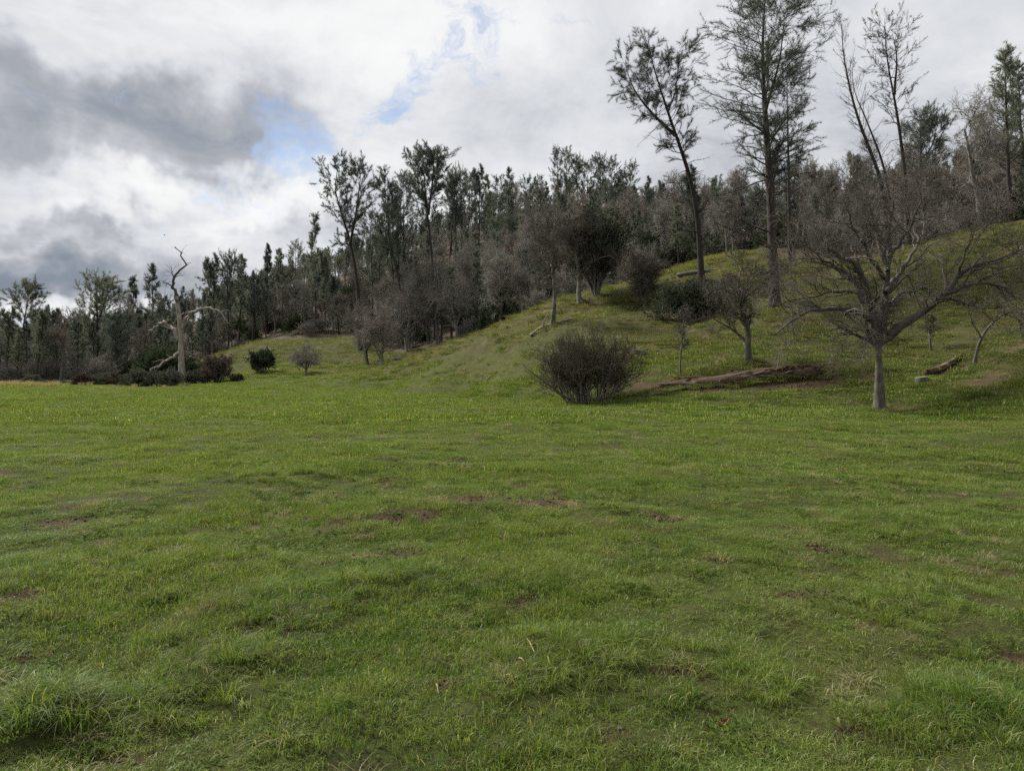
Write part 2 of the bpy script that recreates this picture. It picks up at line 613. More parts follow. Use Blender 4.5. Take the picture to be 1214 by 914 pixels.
def bark_mat(name, c1, c2, scale=6.0, bump=.5, vary=.25, stretch=.25, moss=None):
    m, g, out = new_mat(name)
    b = g.n('ShaderNodeBsdfPrincipled')
    b.inputs['Roughness'].default_value = .9
    b.inputs['Specular IOR Level'].default_value = .15
    tc = g.n('ShaderNodeTexCoord')
    mp = g.n('ShaderNodeMapping')
    mp.inputs['Scale'].default_value = (1, 1, stretch)
    g.l(tc.outputs['Object'], mp.inputs[0])
    n1 = g.noise(mp.outputs[0], scale, 6, .65)
    n2 = g.noise(tc.outputs['Object'], scale * .22, 3, .5)
    f = g.maprange(n1.outputs['Fac'], .32, .68)
    col = g.mix(f, c1, c2)
    if moss:
        col = g.mix(g.maprange(n2.outputs['Fac'], .48, .64, 0, .7), col, moss)
    oi = g.n('ShaderNodeObjectInfo')
    k = g.math('ADD', g.math('MULTIPLY', oi.outputs['Random'], vary * 2), 1 - vary)
    col = g.mix(1.0, col, k, 'MULTIPLY')
    g.l(col, b.inputs['Base Color'])
    if bump:
        bp = g.n('ShaderNodeBump')
        bp.inputs['Strength'].default_value = bump
        bp.inputs['Distance'].default_value = .03
        g.l(n1.outputs['Fac'], bp.inputs['Height'])
        g.l(bp.outputs[0], b.inputs['Normal'])
    g.l(b.outputs[0], out.inputs[0])
    return m


def leaf_mat(name, c1, c2, trans=.25, vary=.3, attr='rnd', warm=None):
    m, g, out = new_mat(name)
    at = g.n('ShaderNodeAttribute', attribute_name=attr)
    oi = g.n('ShaderNodeObjectInfo')
    col = g.mix(at.outputs['Fac'], c1, c2)
    if warm:
        col = g.mix(g.maprange(oi.outputs['Random'], .45, 1.0, 0, 1), col, warm)
    k = g.math('ADD', g.math('MULTIPLY', oi.outputs['Random'], vary * 2), 1 - vary)
    col = g.mix(1.0, col, k, 'MULTIPLY')
    d = g.n('ShaderNodeBsdfDiffuse')
    t = g.n('ShaderNodeBsdfTranslucent')
    g.l(col, d.inputs[0])
    g.l(col, t.inputs[0])
    mx = g.n('ShaderNodeMixShader')
    mx.inputs[0].default_value = trans
    g.l(d.outputs[0], mx.inputs[1])
    g.l(t.outputs[0], mx.inputs[2])
    g.l(mx.outputs[0], out.inputs[0])
    return m


def twig_mat(name, c1, c2, vary=.25):
    m, g, out = new_mat(name)
    d = g.n('ShaderNodeBsdfDiffuse')
    tc = g.n('ShaderNodeTexCoord')
    n1 = g.noise(tc.outputs['Object'], .9, 3, .6)
    oi = g.n('ShaderNodeObjectInfo')
    col = g.mix(g.maprange(n1.outputs['Fac'], .35, .65), c1, c2)
    k = g.math('ADD', g.math('MULTIPLY', oi.outputs['Random'], vary * 2), 1 - vary)
    col = g.mix(1.0, col, k, 'MULTIPLY')
    g.l(col, d.inputs[0])
    g.l(d.outputs[0], out.inputs[0])
    return m


MT = {}
MT['oak_bark'] = bark_mat('oak_bark', (.046, .042, .036), (.142, .131, .114), 9, .8, .15, moss=(.17, .17, .12))
MT['oak_limb'] = bark_mat('oak_limb', (.036, .032, .028), (.120, .110, .096), 9, .8, .1)
MT['oak_pale'] = bark_mat('oak_pale', (.10, .092, .08), (.24, .22, .195), 9, .6, .1)
MT['oak_dark'] = bark_mat('oak_dark', (.062, .056, .048), (.18, .168, .146), 7, .6, .3)
MT['oak_twig'] = twig_mat('oak_twig', (.070, .060, .051), (.130, .115, .100), .15)
MT['wood_twig'] = twig_mat('wood_twig', (.145, .136, .116), (.250, .238, .208), .30)
MT['wood_twig_red'] = twig_mat('wood_twig_red', (.160, .138, .116), (.230, .205, .178), .25)
MT['pine_bark'] = bark_mat('pine_bark', (.022, .019, .017), (.060, .050, .043), 8, .9, .2)
MT['needle'] = leaf_mat('needle', (.064, .082, .064), (.120, .140, .104), .35, .2)
MT['needle_dark'] = leaf_mat('needle_dark', (.075, .096, .078), (.140, .163, .124), .35, .3, warm=(.132, .142, .098))
MT['leaf_dark'] = leaf_mat('leaf_dark', (.028, .042, .022), (.062, .080, .040), .2, .2)
MT['leaf_grey'] = leaf_mat('leaf_grey', (.055, .065, .045), (.10, .105, .075), .2, .3)
MT['leaf_red'] = leaf_mat('leaf_red', (.060, .038, .032), (.10, .07, .055), .2, .2)
MT['dead_wood'] = bark_mat('dead_wood', (.12, .102, .084), (.35, .31, .26), 7, .7, .1)
MT['dead_dark'] = bark_mat('dead_dark', (.045, .04, .036), (.11, .10, .09), 7, .7, .1)
MT['bush_stem'] = bark_mat('bush_stem', (.10, .09, .08), (.24, .222, .20), 12, .4, .1)
MT['bush_twig'] = twig_mat('bush_twig', (.070, .056, .042), (.120, .096, .074), .1)


def log_mat():
    m, g, out = new_mat('rotten_log')
    b = g.n('ShaderNodeBsdfPrincipled')
    b.inputs['Roughness'].default_value = .92
    b.inputs['Specular IOR Level'].default_value = .1
    tc = g.n('ShaderNodeTexCoord')
    mp = g.n('ShaderNodeMapping')
    mp.inputs['Scale'].default_value = (.18, 1, 1)
    g.l(tc.outputs['Object'], mp.inputs[0])
    n1 = g.noise(mp.outputs[0], 9, 7, .7)
    n2 = g.noise(mp.outputs[0], 2.3, 4, .6)
    c = g.mix(g.maprange(n1.outputs['Fac'], .3, .7), (.050, .033, .023), (.145, .102, .072))
    c = g.mix(g.maprange(n2.outputs['Fac'], .55, .62), c, (.27, .225, .175))
    c = g.mix(g.maprange(n1.outputs['Fac'], .30, .42, 1, 0), c, (.03, .022, .018))
    g.l(c, b.inputs['Base Color'])
    bp = g.n('ShaderNodeBump')
    bp.inputs['Strength'].default_value = 1.0
    bp.inputs['Distance'].default_value = .06
    g.l(n1.outputs['Fac'], bp.inputs['Height'])
    g.l(bp.outputs[0], b.inputs['Normal'])
    g.l(b.outputs[0], out.inputs[0])
    return m


MT['log'] = log_mat()
MT['cut_wood'] = bark_mat('cut_wood', (.12, .10, .08), (.26, .23, .19), 14, .3, .05, 1.0)
MT['straw'] = bark_mat('straw', (.25, .19, .10), (.42, .34, .20), 30, .2, .1, 1.0)


def grass_mat(name, dry=0.0):
    m, g, out = new_mat(name)
    at = g.n('ShaderNodeAttribute', attribute_name='rnd')
    oi = g.n('ShaderNodeObjectInfo')
    geo = g.n('ShaderNodeNewGeometry')
    P = geo.outputs['Position']
    n1 = g.noise(P, .22, 4, .6).outputs['Fac']
    n2 = g.noise(P, 1.1, 4, .6).outputs['Fac']
    n3 = g.noise(P, .06, 2, .5).outputs['Fac']
    col = g.mix(g.maprange(n2, .32, .68), (.074, .134, .022), (.148, .208, .038))
    col = g.mix(g.maprange(n1, .45, .72, 0, .6), col, (.172, .205, .042))
    col = g.mix(g.maprange(n3, .5, .66, 0, .45), col, (.085, .140, .014))
    n6 = g.noise(P, 3.6, 3, .6).outputs['Fac']
    col = g.mix(g.maprange(n6, .5, .72, 0, .6), col, (.060, .100, .014))
    col = g.mix(g.maprange(n6, .50, .30, 0, .4), col, (.20, .19, .06))
    n7 = g.noise(P, .8, 5, .7).outputs['Fac']
    col = g.mix(g.maprange(n7, .53, .68, 0, .7), col, (.150, .125, .058))
    n8 = g.noise(P, 7.0, 3, .7).outputs['Fac']
    col = g.mix(g.maprange(n8, .58, .70, 0, .7), col, (.13, .105, .06))
    # height on the slope: drier, browner
    sp = g.n('ShaderNodeSeparateXYZ')
    g.l(P, sp.inputs[0])
    hz = g.maprange(sp.outputs[2], .6, 4.0, 0, 1)
    dn = g.noise(P, .45, 5, .65).outputs['Fac']
    dr = g.math('MULTIPLY', hz, g.maprange(dn, .42, .66, .12, .85))
    # dry tinge at the far left edge of the meadow
    col = g.mix(g.math('MULTIPLY', hz, g.maprange(g.noise(P, 1.6, 4, .7).outputs['Fac'], .38, .62, .05, .75)), col, (.082, .096, .032))
    col = g.mix(g.math('MULTIPLY', hz, .40), col, (.092, .114, .038))
    col = g.mix(dr, col, (.125, .105, .050))
    rb = g.math('FRACT', g.math('ADD', at.outputs['Fac'], g.math('MULTIPLY', oi.outputs['Random'], .37)))
    col = g.mix(g.maprange(rb, .0, .5, .55, 0), col, (.055, .095, .012))
    col = g.mix(g.maprange(rb, .91, .94, 0, .8), col, (.33, .30, .16))
    if dry:
        col = g.mix(dry, col, (.27, .215, .135))
    k = g.math('ADD', g.math('MULTIPLY', oi.outputs['Random'], .35), .82)
    col = g.mix(1.0, col, k, 'MULTIPLY')
    d = g.n('ShaderNodeBsdfDiffuse')
    t = g.n('ShaderNodeBsdfTranslucent')
    gl = g.n('ShaderNodeBsdfGlossy')
    gl.inputs['Roughness'].default_value = .45
    gl.inputs[0].default_value = (.9, .95, 1, 1)
    g.l(col, d.inputs[0])
    g.l(g.mix(1.0, col, (1.2, 1.2, .6), 'MULTIPLY'), t.inputs[0])
    mx = g.n('ShaderNodeMixShader')
    mx.inputs[0].default_value = .42
    g.l(d.outputs[0], mx.inputs[1])
    g.l(t.outputs[0], mx.inputs[2])
    m2 = g.n('ShaderNodeMixShader')
    m2.inputs[0].default_value = .014
    g.l(mx.outputs[0], m2.inputs[1])
    g.l(gl.outputs[0], m2.inputs[2])
    g.l(m2.outputs[0], out.inputs[0])
    return m


MT['grass'] = grass_mat('grass_blades')
MT['weed'] = leaf_mat('weed', (.045, .085, .018), (.085, .125, .03), .3, .25)
MT['dry_grass'] = grass_mat('dry_grass_blades', .82)


def ground_mat():
    m, g, out = new_mat('meadow_ground')
    b = g.n('ShaderNodeBsdfPrincipled')
    b.inputs['Roughness'].default_value = .95
    b.inputs['Specular IOR Level'].default_value = .05
    geo = g.n('ShaderNodeNewGeometry')
    P = geo.outputs['Position']
    sp = g.n('ShaderNodeSeparateXYZ')
    g.l(P, sp.inputs[0])
    n1 = g.noise(P, .22, 4, .6).outputs['Fac']
    n2 = g.noise(P, 1.1, 5, .65).outputs['Fac']
    n4 = g.noise(P, 26, 6, .75)
    n5 = g.noise(P, 3.0, 6, .7).outputs['Fac']
    col = g.mix(g.maprange(n2, .32, .68), (.042, .068, .014), (.078, .102, .022))
    col = g.mix(g.maprange(n1, .45, .72, 0, .7), col, (.092, .105, .024))
    hz = g.maprange(sp.outputs[2], .6, 4.0, 0, 1)
    dn = g.noise(P, .45, 5, .65).outputs['Fac']
    dr = g.math('MULTIPLY', hz, g.maprange(dn, .42, .66, .15, .9))
    col = g.mix(g.math('MULTIPLY', hz, .35), col, (.060, .066, .020))
    col = g.mix(dr, col, (.088, .074, .038))
    col = g.mix(g.maprange(n5, .50, .70, 0, .5), col, (.055, .046, .026))
    col = g.mix(g.maprange(n4.outputs['Fac'], .36, .60, .15, .85), col, (.040, .036, .018))
    ad = g.n('ShaderNodeAttribute', attribute_name='dirt')
    af = g.n('ShaderNodeAttribute', attribute_name='forest')
    soil = g.mix(g.maprange(n4.outputs['Fac'], .3, .7), (.028, .021, .012), (.080, .059, .033))
    soil = g.mix(hz, soil, g.mix(g.maprange(n5, .35, .65), (.072, .054, .031), (.135, .106, .066)))
    dd = g.math('ADD', ad.outputs['Fac'], g.math('MULTIPLY', g.math('SUBTRACT', n5, .5), .7))
    col = g.mix(g.maprange(dd, .22, .55), col, soil)
    lit = g.mix(g.maprange(n5, .35, .65), (.055, .042, .032), (.10, .08, .062))
    col = g.mix(g.math('MULTIPLY', af.outputs['Fac'], .9), col, lit)
    g.l(col, b.inputs['Base Color'])
    bp = g.n('ShaderNodeBump')
    bp.inputs['Strength'].default_value = .8
    bp.inputs['Distance'].default_value = .04
    g.l(n4.outputs['Fac'], bp.inputs['Height'])
    g.l(bp.outputs[0], b.inputs['Normal'])
    g.l(b.outputs[0], out.inputs[0])
    return m


MT['ground'] = ground_mat()


# ------------------------------------------------------------------ object helpers
def link(o, parent=None):
    C.objects.link(o)
    if parent:
        o.parent = parent
    return o


def obj(name, me, mat=None, parent=None):
    if mat is not None and not me.materials:
        me.materials.append(mat)
    return link(bpy.data.objects.new(name, me), parent)


def tag(o, label, cat, group=None):
    o['label'] = label
    o['category'] = cat
    if group:
        o['group'] = group
    return o


def thing(name, label, cat, loc, group=None, rz=0, sc=1.0):
    o = link(bpy.data.objects.new(name, None))
    o.empty_display_size = .3
    o.location = loc
    o.rotation_euler = (0, 0, rz)
    o.scale = (sc, sc, sc) if np.isscalar(sc) else sc
    return tag(o, label, cat, group)


# ------------------------------------------------------------------ ground sheet
def axis(lo, hi, c, d0, g):
    """positions growing geometrically in spacing from c"""
    def half(L):
        p = [0.0]
        s = d0
        while p[-1] < L:
            p.append(p[-1] + s)
            s *= g
        return np.array(p)
    a = half(hi - c)
    b = half(c - lo)
    return np.concatenate([c - b[:0:-1], c + a])


gx = axis(-700, 700, 0.0, .035, 1.0125)
gy = axis(-300, 750, 3.6, .035, 1.0105)
GX, GY = np.meshgrid(gx, gy)
GZ = height(GX, GY)
ny, nx = GX.shape
gi = np.arange(nx * ny).reshape(ny, nx)
quads = np.stack([gi[:-1, :-1], gi[:-1, 1:], gi[1:, 1:], gi[1:, :-1]], -1).reshape(-1, 4)
gm = mesh_np('ground', np.stack([GX, GY, GZ], -1).reshape(-1, 3), [quads],
             {'dirt': dirt_mask(GX, GY).ravel(), 'forest': forest_mask(GX, GY).ravel()})
ground = obj('ground', gm, MT['ground'])
ground['kind'] = 'structure'
print('ground', nx, ny)

# ------------------------------------------------------------------ instanced cover (grass, far wood)


def scatter(name, label, cat, protos, pos, rot, scl, idx):
    col = bpy.data.collections.new(name + '_kinds')
    for i, (me) in enumerate(protos):
        o = bpy.data.objects.new('%s_kind_%03d' % (name, i), me)
        col.objects.link(o)
    me = bpy.data.meshes.new(name)
    me.vertices.add(len(pos))
    me.vertices.foreach_set('co', np.ascontiguousarray(pos, dtype=np.float32).ravel())
    a = me.attributes.new('rot', 'FLOAT_VECTOR', 'POINT')
    a.data.foreach_set('vector', np.ascontiguousarray(rot, dtype=np.float32).ravel())
    a = me.attributes.new('scl', 'FLOAT_VECTOR', 'POINT')
    a.data.foreach_set('vector', np.ascontiguousarray(scl, dtype=np.float32).ravel())
    a = me.attributes.new('idx', 'INT', 'POINT')
    a.data.foreach_set('value', np.ascontiguousarray(idx, dtype=np.int32))
    o = link(bpy.data.objects.new(name, me))
    tag(o, label, cat)
    o['kind'] = 'stuff'
    t = bpy.data.node_groups.new(name, 'GeometryNodeTree')
    t.interface.new_socket('Geometry', in_out='INPUT', socket_type='NodeSocketGeometry')
    t.interface.new_socket('Geometry', in_out='OUTPUT', socket_type='NodeSocketGeometry')
    gi_ = t.nodes.new('NodeGroupInput')
    go_ = t.nodes.new('NodeGroupOutput')
    ip = t.nodes.new('GeometryNodeInstanceOnPoints')
    ci = t.nodes.new('GeometryNodeCollectionInfo')
    ci.inputs['Collection'].default_value = col
    ci.inputs['Separate Children'].default_value = True
    ci.inputs['Reset Children'].default_value = True
    ip.inputs['Pick Instance'].default_value = True

    def na(nm, dt):
        q = t.nodes.new('GeometryNodeInputNamedAttribute')
        q.data_type = dt
        q.inputs['Name'].default_value = nm
        return q.outputs['Attribute']
    t.links.new(gi_.outputs[0], ip.inputs['Points'])
    t.links.new(ci.outputs[0], ip.inputs['Instance'])
    t.links.new(na('idx', 'INT'), ip.inputs['Instance Index'])
    t.links.new(na('rot', 'FLOAT_VECTOR'), ip.inputs['Rotation'])
    t.links.new(na('scl', 'FLOAT_VECTOR'), ip.inputs['Scale'])
    t.links.new(ip.outputs[0], go_.inputs[0])
    md = o.modifiers.new('scatter', 'NODES')
    md.node_group = t
    return o


def blade_mesh(name, seed, n, radius, h0, h1, wdt, bend, mat):
    r = np.random.default_rng(seed)
    a = r.random(n) * 2 * PI
    q = radius * np.sqrt(r.random(n))
    base = np.stack([q * np.cos(a), q * np.sin(a), np.full(n, -.015)], 1)
    b = a + r.normal(0, 1.2, n)
    lean = np.stack([np.cos(b), np.sin(b), np.zeros(n)], 1)
    hh = r.uniform(h0, h1, n)[:, None]
    bd = (bend * r.uniform(.15, 1.2, n))[:, None]
    f = r.random(n) * PI
    sd = np.stack([np.cos(f), np.sin(f), np.zeros(n)], 1) * (wdt * r.uniform(.6, 1.2, n))[:, None] / 2
    up = np.array([0, 0, 1.])
    mid = base + hh * (.55 * up + lean * bd * .22)
    mid2 = base + hh * ((.9 - bd * .16) * up + lean * bd * .62)
    tip = base + hh * ((1.05 - bd * .42) * up + lean * bd * 1.05)
    v = np.stack([base - sd, base + sd, mid - sd * .9, mid + sd * .9, mid2 - sd * .6, mid2 + sd * .6, tip], 1).reshape(-1, 3)
    k = (np.arange(n) * 7)[:, None]
    q4 = np.concatenate([k + np.array([[0, 1, 3, 2]]), k + np.array([[2, 3, 5, 4]])])
    t3 = k + np.array([[4, 5, 6]])
    me = mesh_np(name, v, [q4, t3], {'rnd': np.repeat(r.random(n), 7)})
    me.materials.append(mat)
    return me


def build_grass():
    r = np.random.default_rng(11)
    protos = []
    for i in range(6):      # 0-5 near turf
        protos.append(blade_mesh('turf', 100 + i, 100, .13, .018, .058, .0038, 1.4, MT['grass']))
    for i in range(4):      # 6-9 middle distance
        protos.append(blade_mesh('turf', 200 + i, 120, .27, .025, .07, .008, 1.2, MT['grass']))
    for i in range(4):      # 10-13 far
        protos.append(blade_mesh('turf', 300 + i, 130, .6, .04, .10, .022, 1.0, MT['grass']))
    for i in range(4):      # 14-17 lush long clumps
        protos.append(blade_mesh('turf', 400 + i, 85, .08, .09, .20, .0052, 1.5, MT['grass']))
    for i in range(3):      # 18-20 dry clumps
        protos.append(blade_mesh('turf', 500 + i, 60, .07, .05, .16, .004, 1.7, MT['dry_grass']))
    for i in range(3):      # 21-23 broad leaved weeds
        rr = np.random.default_rng(640 + i)
        mb = MB()
        m = 26
        a = rr.random(m) * 2 * PI
        q = .10 * np.sqrt(rr.random(m))
        p = np.stack([q * np.cos(a), q * np.sin(a), rr.uniform(.005, .03, m)], 1)
        d = np.stack([np.cos(a), np.sin(a), rr.uniform(.1, .7, m)], 1)
        tufts(rr, mb, p, d, 1, .025, .055, .02, .35, True)
        me = mb.mesh('weed', 'rnd')
        me.materials.append(MT['weed'])
        protos.append(me)
    pos, idx, sc = [], [], []

    def band(y0, y1, n, lo, hi, pad=1.2, um=.80):
        y = np.sqrt(r.uniform(y0 * y0, y1 * y1, n))
        x = r.uniform(-1, 1, n) * (um * y + pad)
        return x, y, r.integers(lo, hi, n)
    for (y0, y1, n, lo, hi) in [(2.2, 8.5, 13000, 0, 6), (8.5, 14, 11000, 0, 6), (11, 24, 11000, 6, 10), (22, 45, 12000, 10, 14), (45, 100, 18000, 10, 14), (98, 150, 7000, 10, 14)]:
        x, y, k = band(y0, y1, n, lo, hi)
        if y0 > 90:
            x = r.uniform(-.5, .05, n) * y
        d = dirt_mask(x, y)
        f = forest_mask(x, y)
        big = fbm(x, y, 1.6, 3, 21)
        fine = fbm(x, y, .45, 2, 22)
        s = .45 + 1.15 * sstep(.3, .72, big) * (.45 + 1.1 * fine)
        keep = (r.random(n) > sstep(.10, .55, d)) & (r.random(n) > f * 1.0) & (r.random(n) < .55 + .65 * sstep(.36, .58, fine))
        if y0 > 40:
            slope = sstep(.5, 3, h_tps(x, y))
            s = s * (1 - .25 * slope)
        pos.append(np.stack([x, y], 1)[keep])
        idx.append(k[keep])
        v = r.uniform(.8, 1.25, n) * (1.6 if y0 > 90 else 1)
        sc.append(np.stack([v, v, v * s], 1)[keep])
    # lush clumps
    n = 4200
    x, y, k = band(2.2, 24, n, 14, 18)
    keep = (fbm(x, y, 1.6, 3, 21) + .45 * fbm(x, y, .45, 2, 22) > .76)
    pos.append(np.stack([x, y], 1)[keep])
    idx.append(k[keep])
    v = r.uniform(.28, .66, n)
    sc.append(np.stack([v, v, v], 1)[keep])
    for (a, b, rr_, hg) in HUM:
        n = int(26 + 50 * rr_)
        x = a + r.normal(0, rr_ * .42, n)
        y = b + r.normal(0, rr_ * .42, n)
        pos.append(np.stack([x, y], 1))
        idx.append(r.integers(14, 18, n))
        v = r.uniform(.5, 1.0, n) * (1.05 if hg > .08 else .7)
        sc.append(np.stack([v, v, v], 1))
    n = 2600
    x, y, k = band(2.2, 14, n, 21, 24)
    keep = fbm(x, y, 1.1, 3, 27) > .52
    pos.append(np.stack([x, y], 1)[keep])
    idx.append(k[keep])
    v = r.uniform(.5, 1.0, n)
    sc.append(np.stack([v, v, v], 1)[keep])
    # coarse tussocks on the open slope
    n = 13000
    y = np.sqrt(r.uniform(24 ** 2, 100 ** 2, n))
    x = r.uniform(-.6, .8, n) * y
    zt = h_tps(x, y)
    keep = (zt > .7) & (forest_mask(x, y) < .4) & (fbm(x, y, 3.0, 3, 28) + .3 * fbm(x, y, .8, 2, 29) > .58)
    dryk = r.random(n) < .4
    pos.append(np.stack([x, y], 1)[keep])
    idx.append(np.where(dryk, r.integers(18, 21, n), r.integers(14, 18, n))[keep])
    v = r.uniform(1.0, 2.4, n) * np.clip(y / 40, .8, 1.6)
    sc.append(np.stack([v * 1.3, v * 1.3, v * .7], 1)[keep])
    # longer and drier growth round the feet of trees, stumps and the log
    feet = [(1043, 28, .5), (697, 34, 1.1), (888, 35, .5), (808, 35.5, .4), (757, 41, .6), (1093, 29.5, .4), (712, 48, .5), (918, 44, .7), (831, 54, .7), (764, 56, .8), (655, 52, .8), (688, 60, .6)]
    feet += [(q, 33.9 - (q - 770) * .0065, .35) for q in range(765, 985, 9)]
    for (p_, Y_, rr_) in feet:
        n = int(10 + 26 * rr_)
        a = r.random(n) * 2 * PI
        d_ = rr_ * r.uniform(.5, 1.35, n)
        pos.append(np.stack([(p_ - 607) / F * Y_ + d_ * np.cos(a), Y_ + d_ * np.sin(a)], 1))
        idx.append(np.where(r.random(n) < .55, r.integers(18, 21, n), r.integers(14, 18, n)))
        v = r.uniform(.9, 1.8, n)
        sc.append(np.stack([v * 1.2, v * 1.2, v], 1))
    # dry clumps: round earth spots and loose
    n = 6500
    x, y, k = band(2.2, 26, n, 18, 21)
    d = dirt_mask(x, y)
    keep = (r.random(n) < .14 + .7 * sstep(.1, .3, d) * (1 - sstep(.6, .95, d)))
    pos.append(np.stack([x, y], 1)[keep])
    idx.append(k[keep])
    v = r.uniform(.35, .9, n)
    sc.append(np.stack([v * 1.2, v * 1.2, v * .7], 1)[keep])
    p = np.concatenate(pos)
    z = height(p[:, 0], p[:, 1])
    p = np.column_stack([p, z])
    n = len(p)
    rot = np.stack([r.normal(0, .06, n), r.normal(0, .06, n), r.uniform(0, 2 * PI, n)], 1)
    print('grass', n)
    scatter('meadow_grass', 'short green grass covering the meadow and the open slopes', 'grass', protos, p, rot, np.concatenate(sc), np.concatenate(idx))
    # straw-coloured tall grass along the far left edge of the meadow
    dp = [blade_mesh('straw', 600 + i, 70, .35, .25, .7, .025, .9, MT['dry_grass']) for i in range(3)]
    n = 250
    px = np.concatenate([r.uniform(-120, 70, 110), r.uniform(-120, 250, 60), r.uniform(90, 160, 80)])
    Y = np.concatenate([r.normal(76, 3, 110), r.uniform(70, 90, 60), r.normal(62, 3, 80)])
    x = (px - 607) / F * Y
    s = np.concatenate([r.uniform(.6, 1.2, 110), r.uniform(.4, .9, 60), r.uniform(.15, .3, 80)])
    p = np.column_stack([x, Y, height(x, Y)])
    scatter('dry_grass', 'straw coloured tall dry grass along the meadow edge before the woods', 'dry grass', dp, p,
            np.stack([r.normal(0, .1, n), r.normal(0, .1, n), r.uniform(0, 6.28, n)], 1), np.stack([s, s, s], 1), r.integers(0, 3, n))


build_grass()


def clods():
    r = np.random.default_rng(77)
    protos = []
    for i in range(4):
        bm = []
        n, K = 7, 5
        th = np.linspace(.05, PI - .05, K)
        A = np.arange(n) * 2 * PI / n
        v = np.stack([np.sin(th)[:, None] * np.cos(A), np.sin(th)[:, None] * np.sin(A), np.cos(th)[:, None] * np.ones(n) * .7], -1)
        v *= r.uniform(.6, 1.25, (K, n, 1))
        idx = np.arange(K * n).reshape(K, n)
        a = idx[:-1]
        f = np.stack([idx[1:], np.roll(idx[1:], -1, 1), np.roll(a, -1, 1), a], -1).reshape(-1, 4)
        me = mesh_np('clod', v.reshape(-1, 3), [f, idx[:1], idx[-1:, ::-1]])
        me.materials.append(bark_mat('soil_clod_%d' % i, (.028, .021, .012), (.082, .060, .034), 1.5, .3, .3, 1))
        protos.append(me)
    P, Sc = [], []
    for (a, b, rx, ry, s) in dirt_spots:
        n = int(22 + 260 * rx * ry)
        P.append(np.column_stack([a + r.normal(0, rx * .6, n), b + r.normal(0, ry * .6, n)]))
        Sc.append(r.uniform(.004, .014, n) * (1 + .8 * (b > 6)))
    for (a, b, rx, ry, s) in slope_dirt[:6]:
        n = 90
        P.append(np.column_stack([a + r.normal(0, rx * .6, n), b + r.normal(0, ry * .6, n)]))
        Sc.append(r.uniform(.02, .07, n))
    P = np.concatenate(P)
    Sc = np.concatenate(Sc)
    n = len(P)
    P = np.column_stack([P, height(P[:, 0], P[:, 1])])
    scatter('soil_clods', 'loose brown clods of earth on the bare spots', 'soil', protos, P, r.uniform(0, 6, (n, 3)), np.column_stack([Sc] * 3), r.integers(0, 4, n))


clods()

# ------------------------------------------------------------------ tree builders (meshes in local coordinates, base at origin)
def oak_meshes(rng, trunk, r0, limbs=None, nl=6, L=5.0, lev=(7, 6, 6, 5), tw=.006, upb=.05, a=(.5, 1.2), t0=.35, sides=7, dens=1.0, wander=.28):
    """returns trunk mesh builder, twig mesh builder. trunk: (K,3). limbs: list of (path,r0)"""
    tb, cb = MB(), MB()
    P = resample(trunk, 14)[None]
    kk = np.linspace(0, 1, 14)
    R = (r0 * (1 - .72 * kk) * (1 + .55 * np.exp(-kk * 22)))[None]
    tb.tubes(P, R, sides + 3)
    if limbs is None:
        P1, R1, _ = grow(rng, P, R, nl, t0, 1.0, a[0], a[1], lambda t: L * (1.15 - .5 * t), 8, wander * .7, upb, .62, .02, .25, lvar=.25)
    else:
        ps = [resample(p, 10) for p, _ in limbs]
        P1 = np.stack(ps)
        R1 = np.stack([q * 1.15 * np.linspace(1, .24, 10) for _, q in limbs])
    if limbs is None:
        tb.tubes(P1, R1, sides)
    # leader continues as limb too
    ld = resample(P[0][(0 if limbs is None else 10):], P1.shape[1])
    Pa = np.concatenate([P1, ld[None]])
    Ra = np.concatenate([R1, np.interp(np.linspace(0, 1, P1.shape[1]), kk, R[0])[None]])
    P2, R2, _ = grow(rng, Pa, Ra, lev[0], .22, 1.0, .45, 1.15, lambda t: L * .46 * (1.15 - .55 * t), 6, wander, upb, .55, tw * 2.6, .3)
    (tb if limbs is None else cb).tubes(P2, R2, 5)
    P3, R3, _ = grow(rng, P2, R2, lev[1], .12, 1.0, .4, 1.1, lambda t: L * .26 * (1.15 - .5 * t), 5, wander, upb, .55, tw * 1.7, .35)
    cb.tubes(P3, R3, 4)
    P4, R4, _ = grow(rng, P3, R3, lev[2], .1, 1.0, .4, 1.0, L * .14, 4, wander, upb, .6, tw * 1.15, .45)
    cb.tubes(P4, R4, 3)
    if lev[3]:
        P5, R5, _ = grow(rng, P4, R4, lev[3], .05, 1.0, .4, 1.0, L * .075, 3, wander, upb, .7, tw, .5)
        cb.tubes(P5, R5, 3)
    return tb, cb


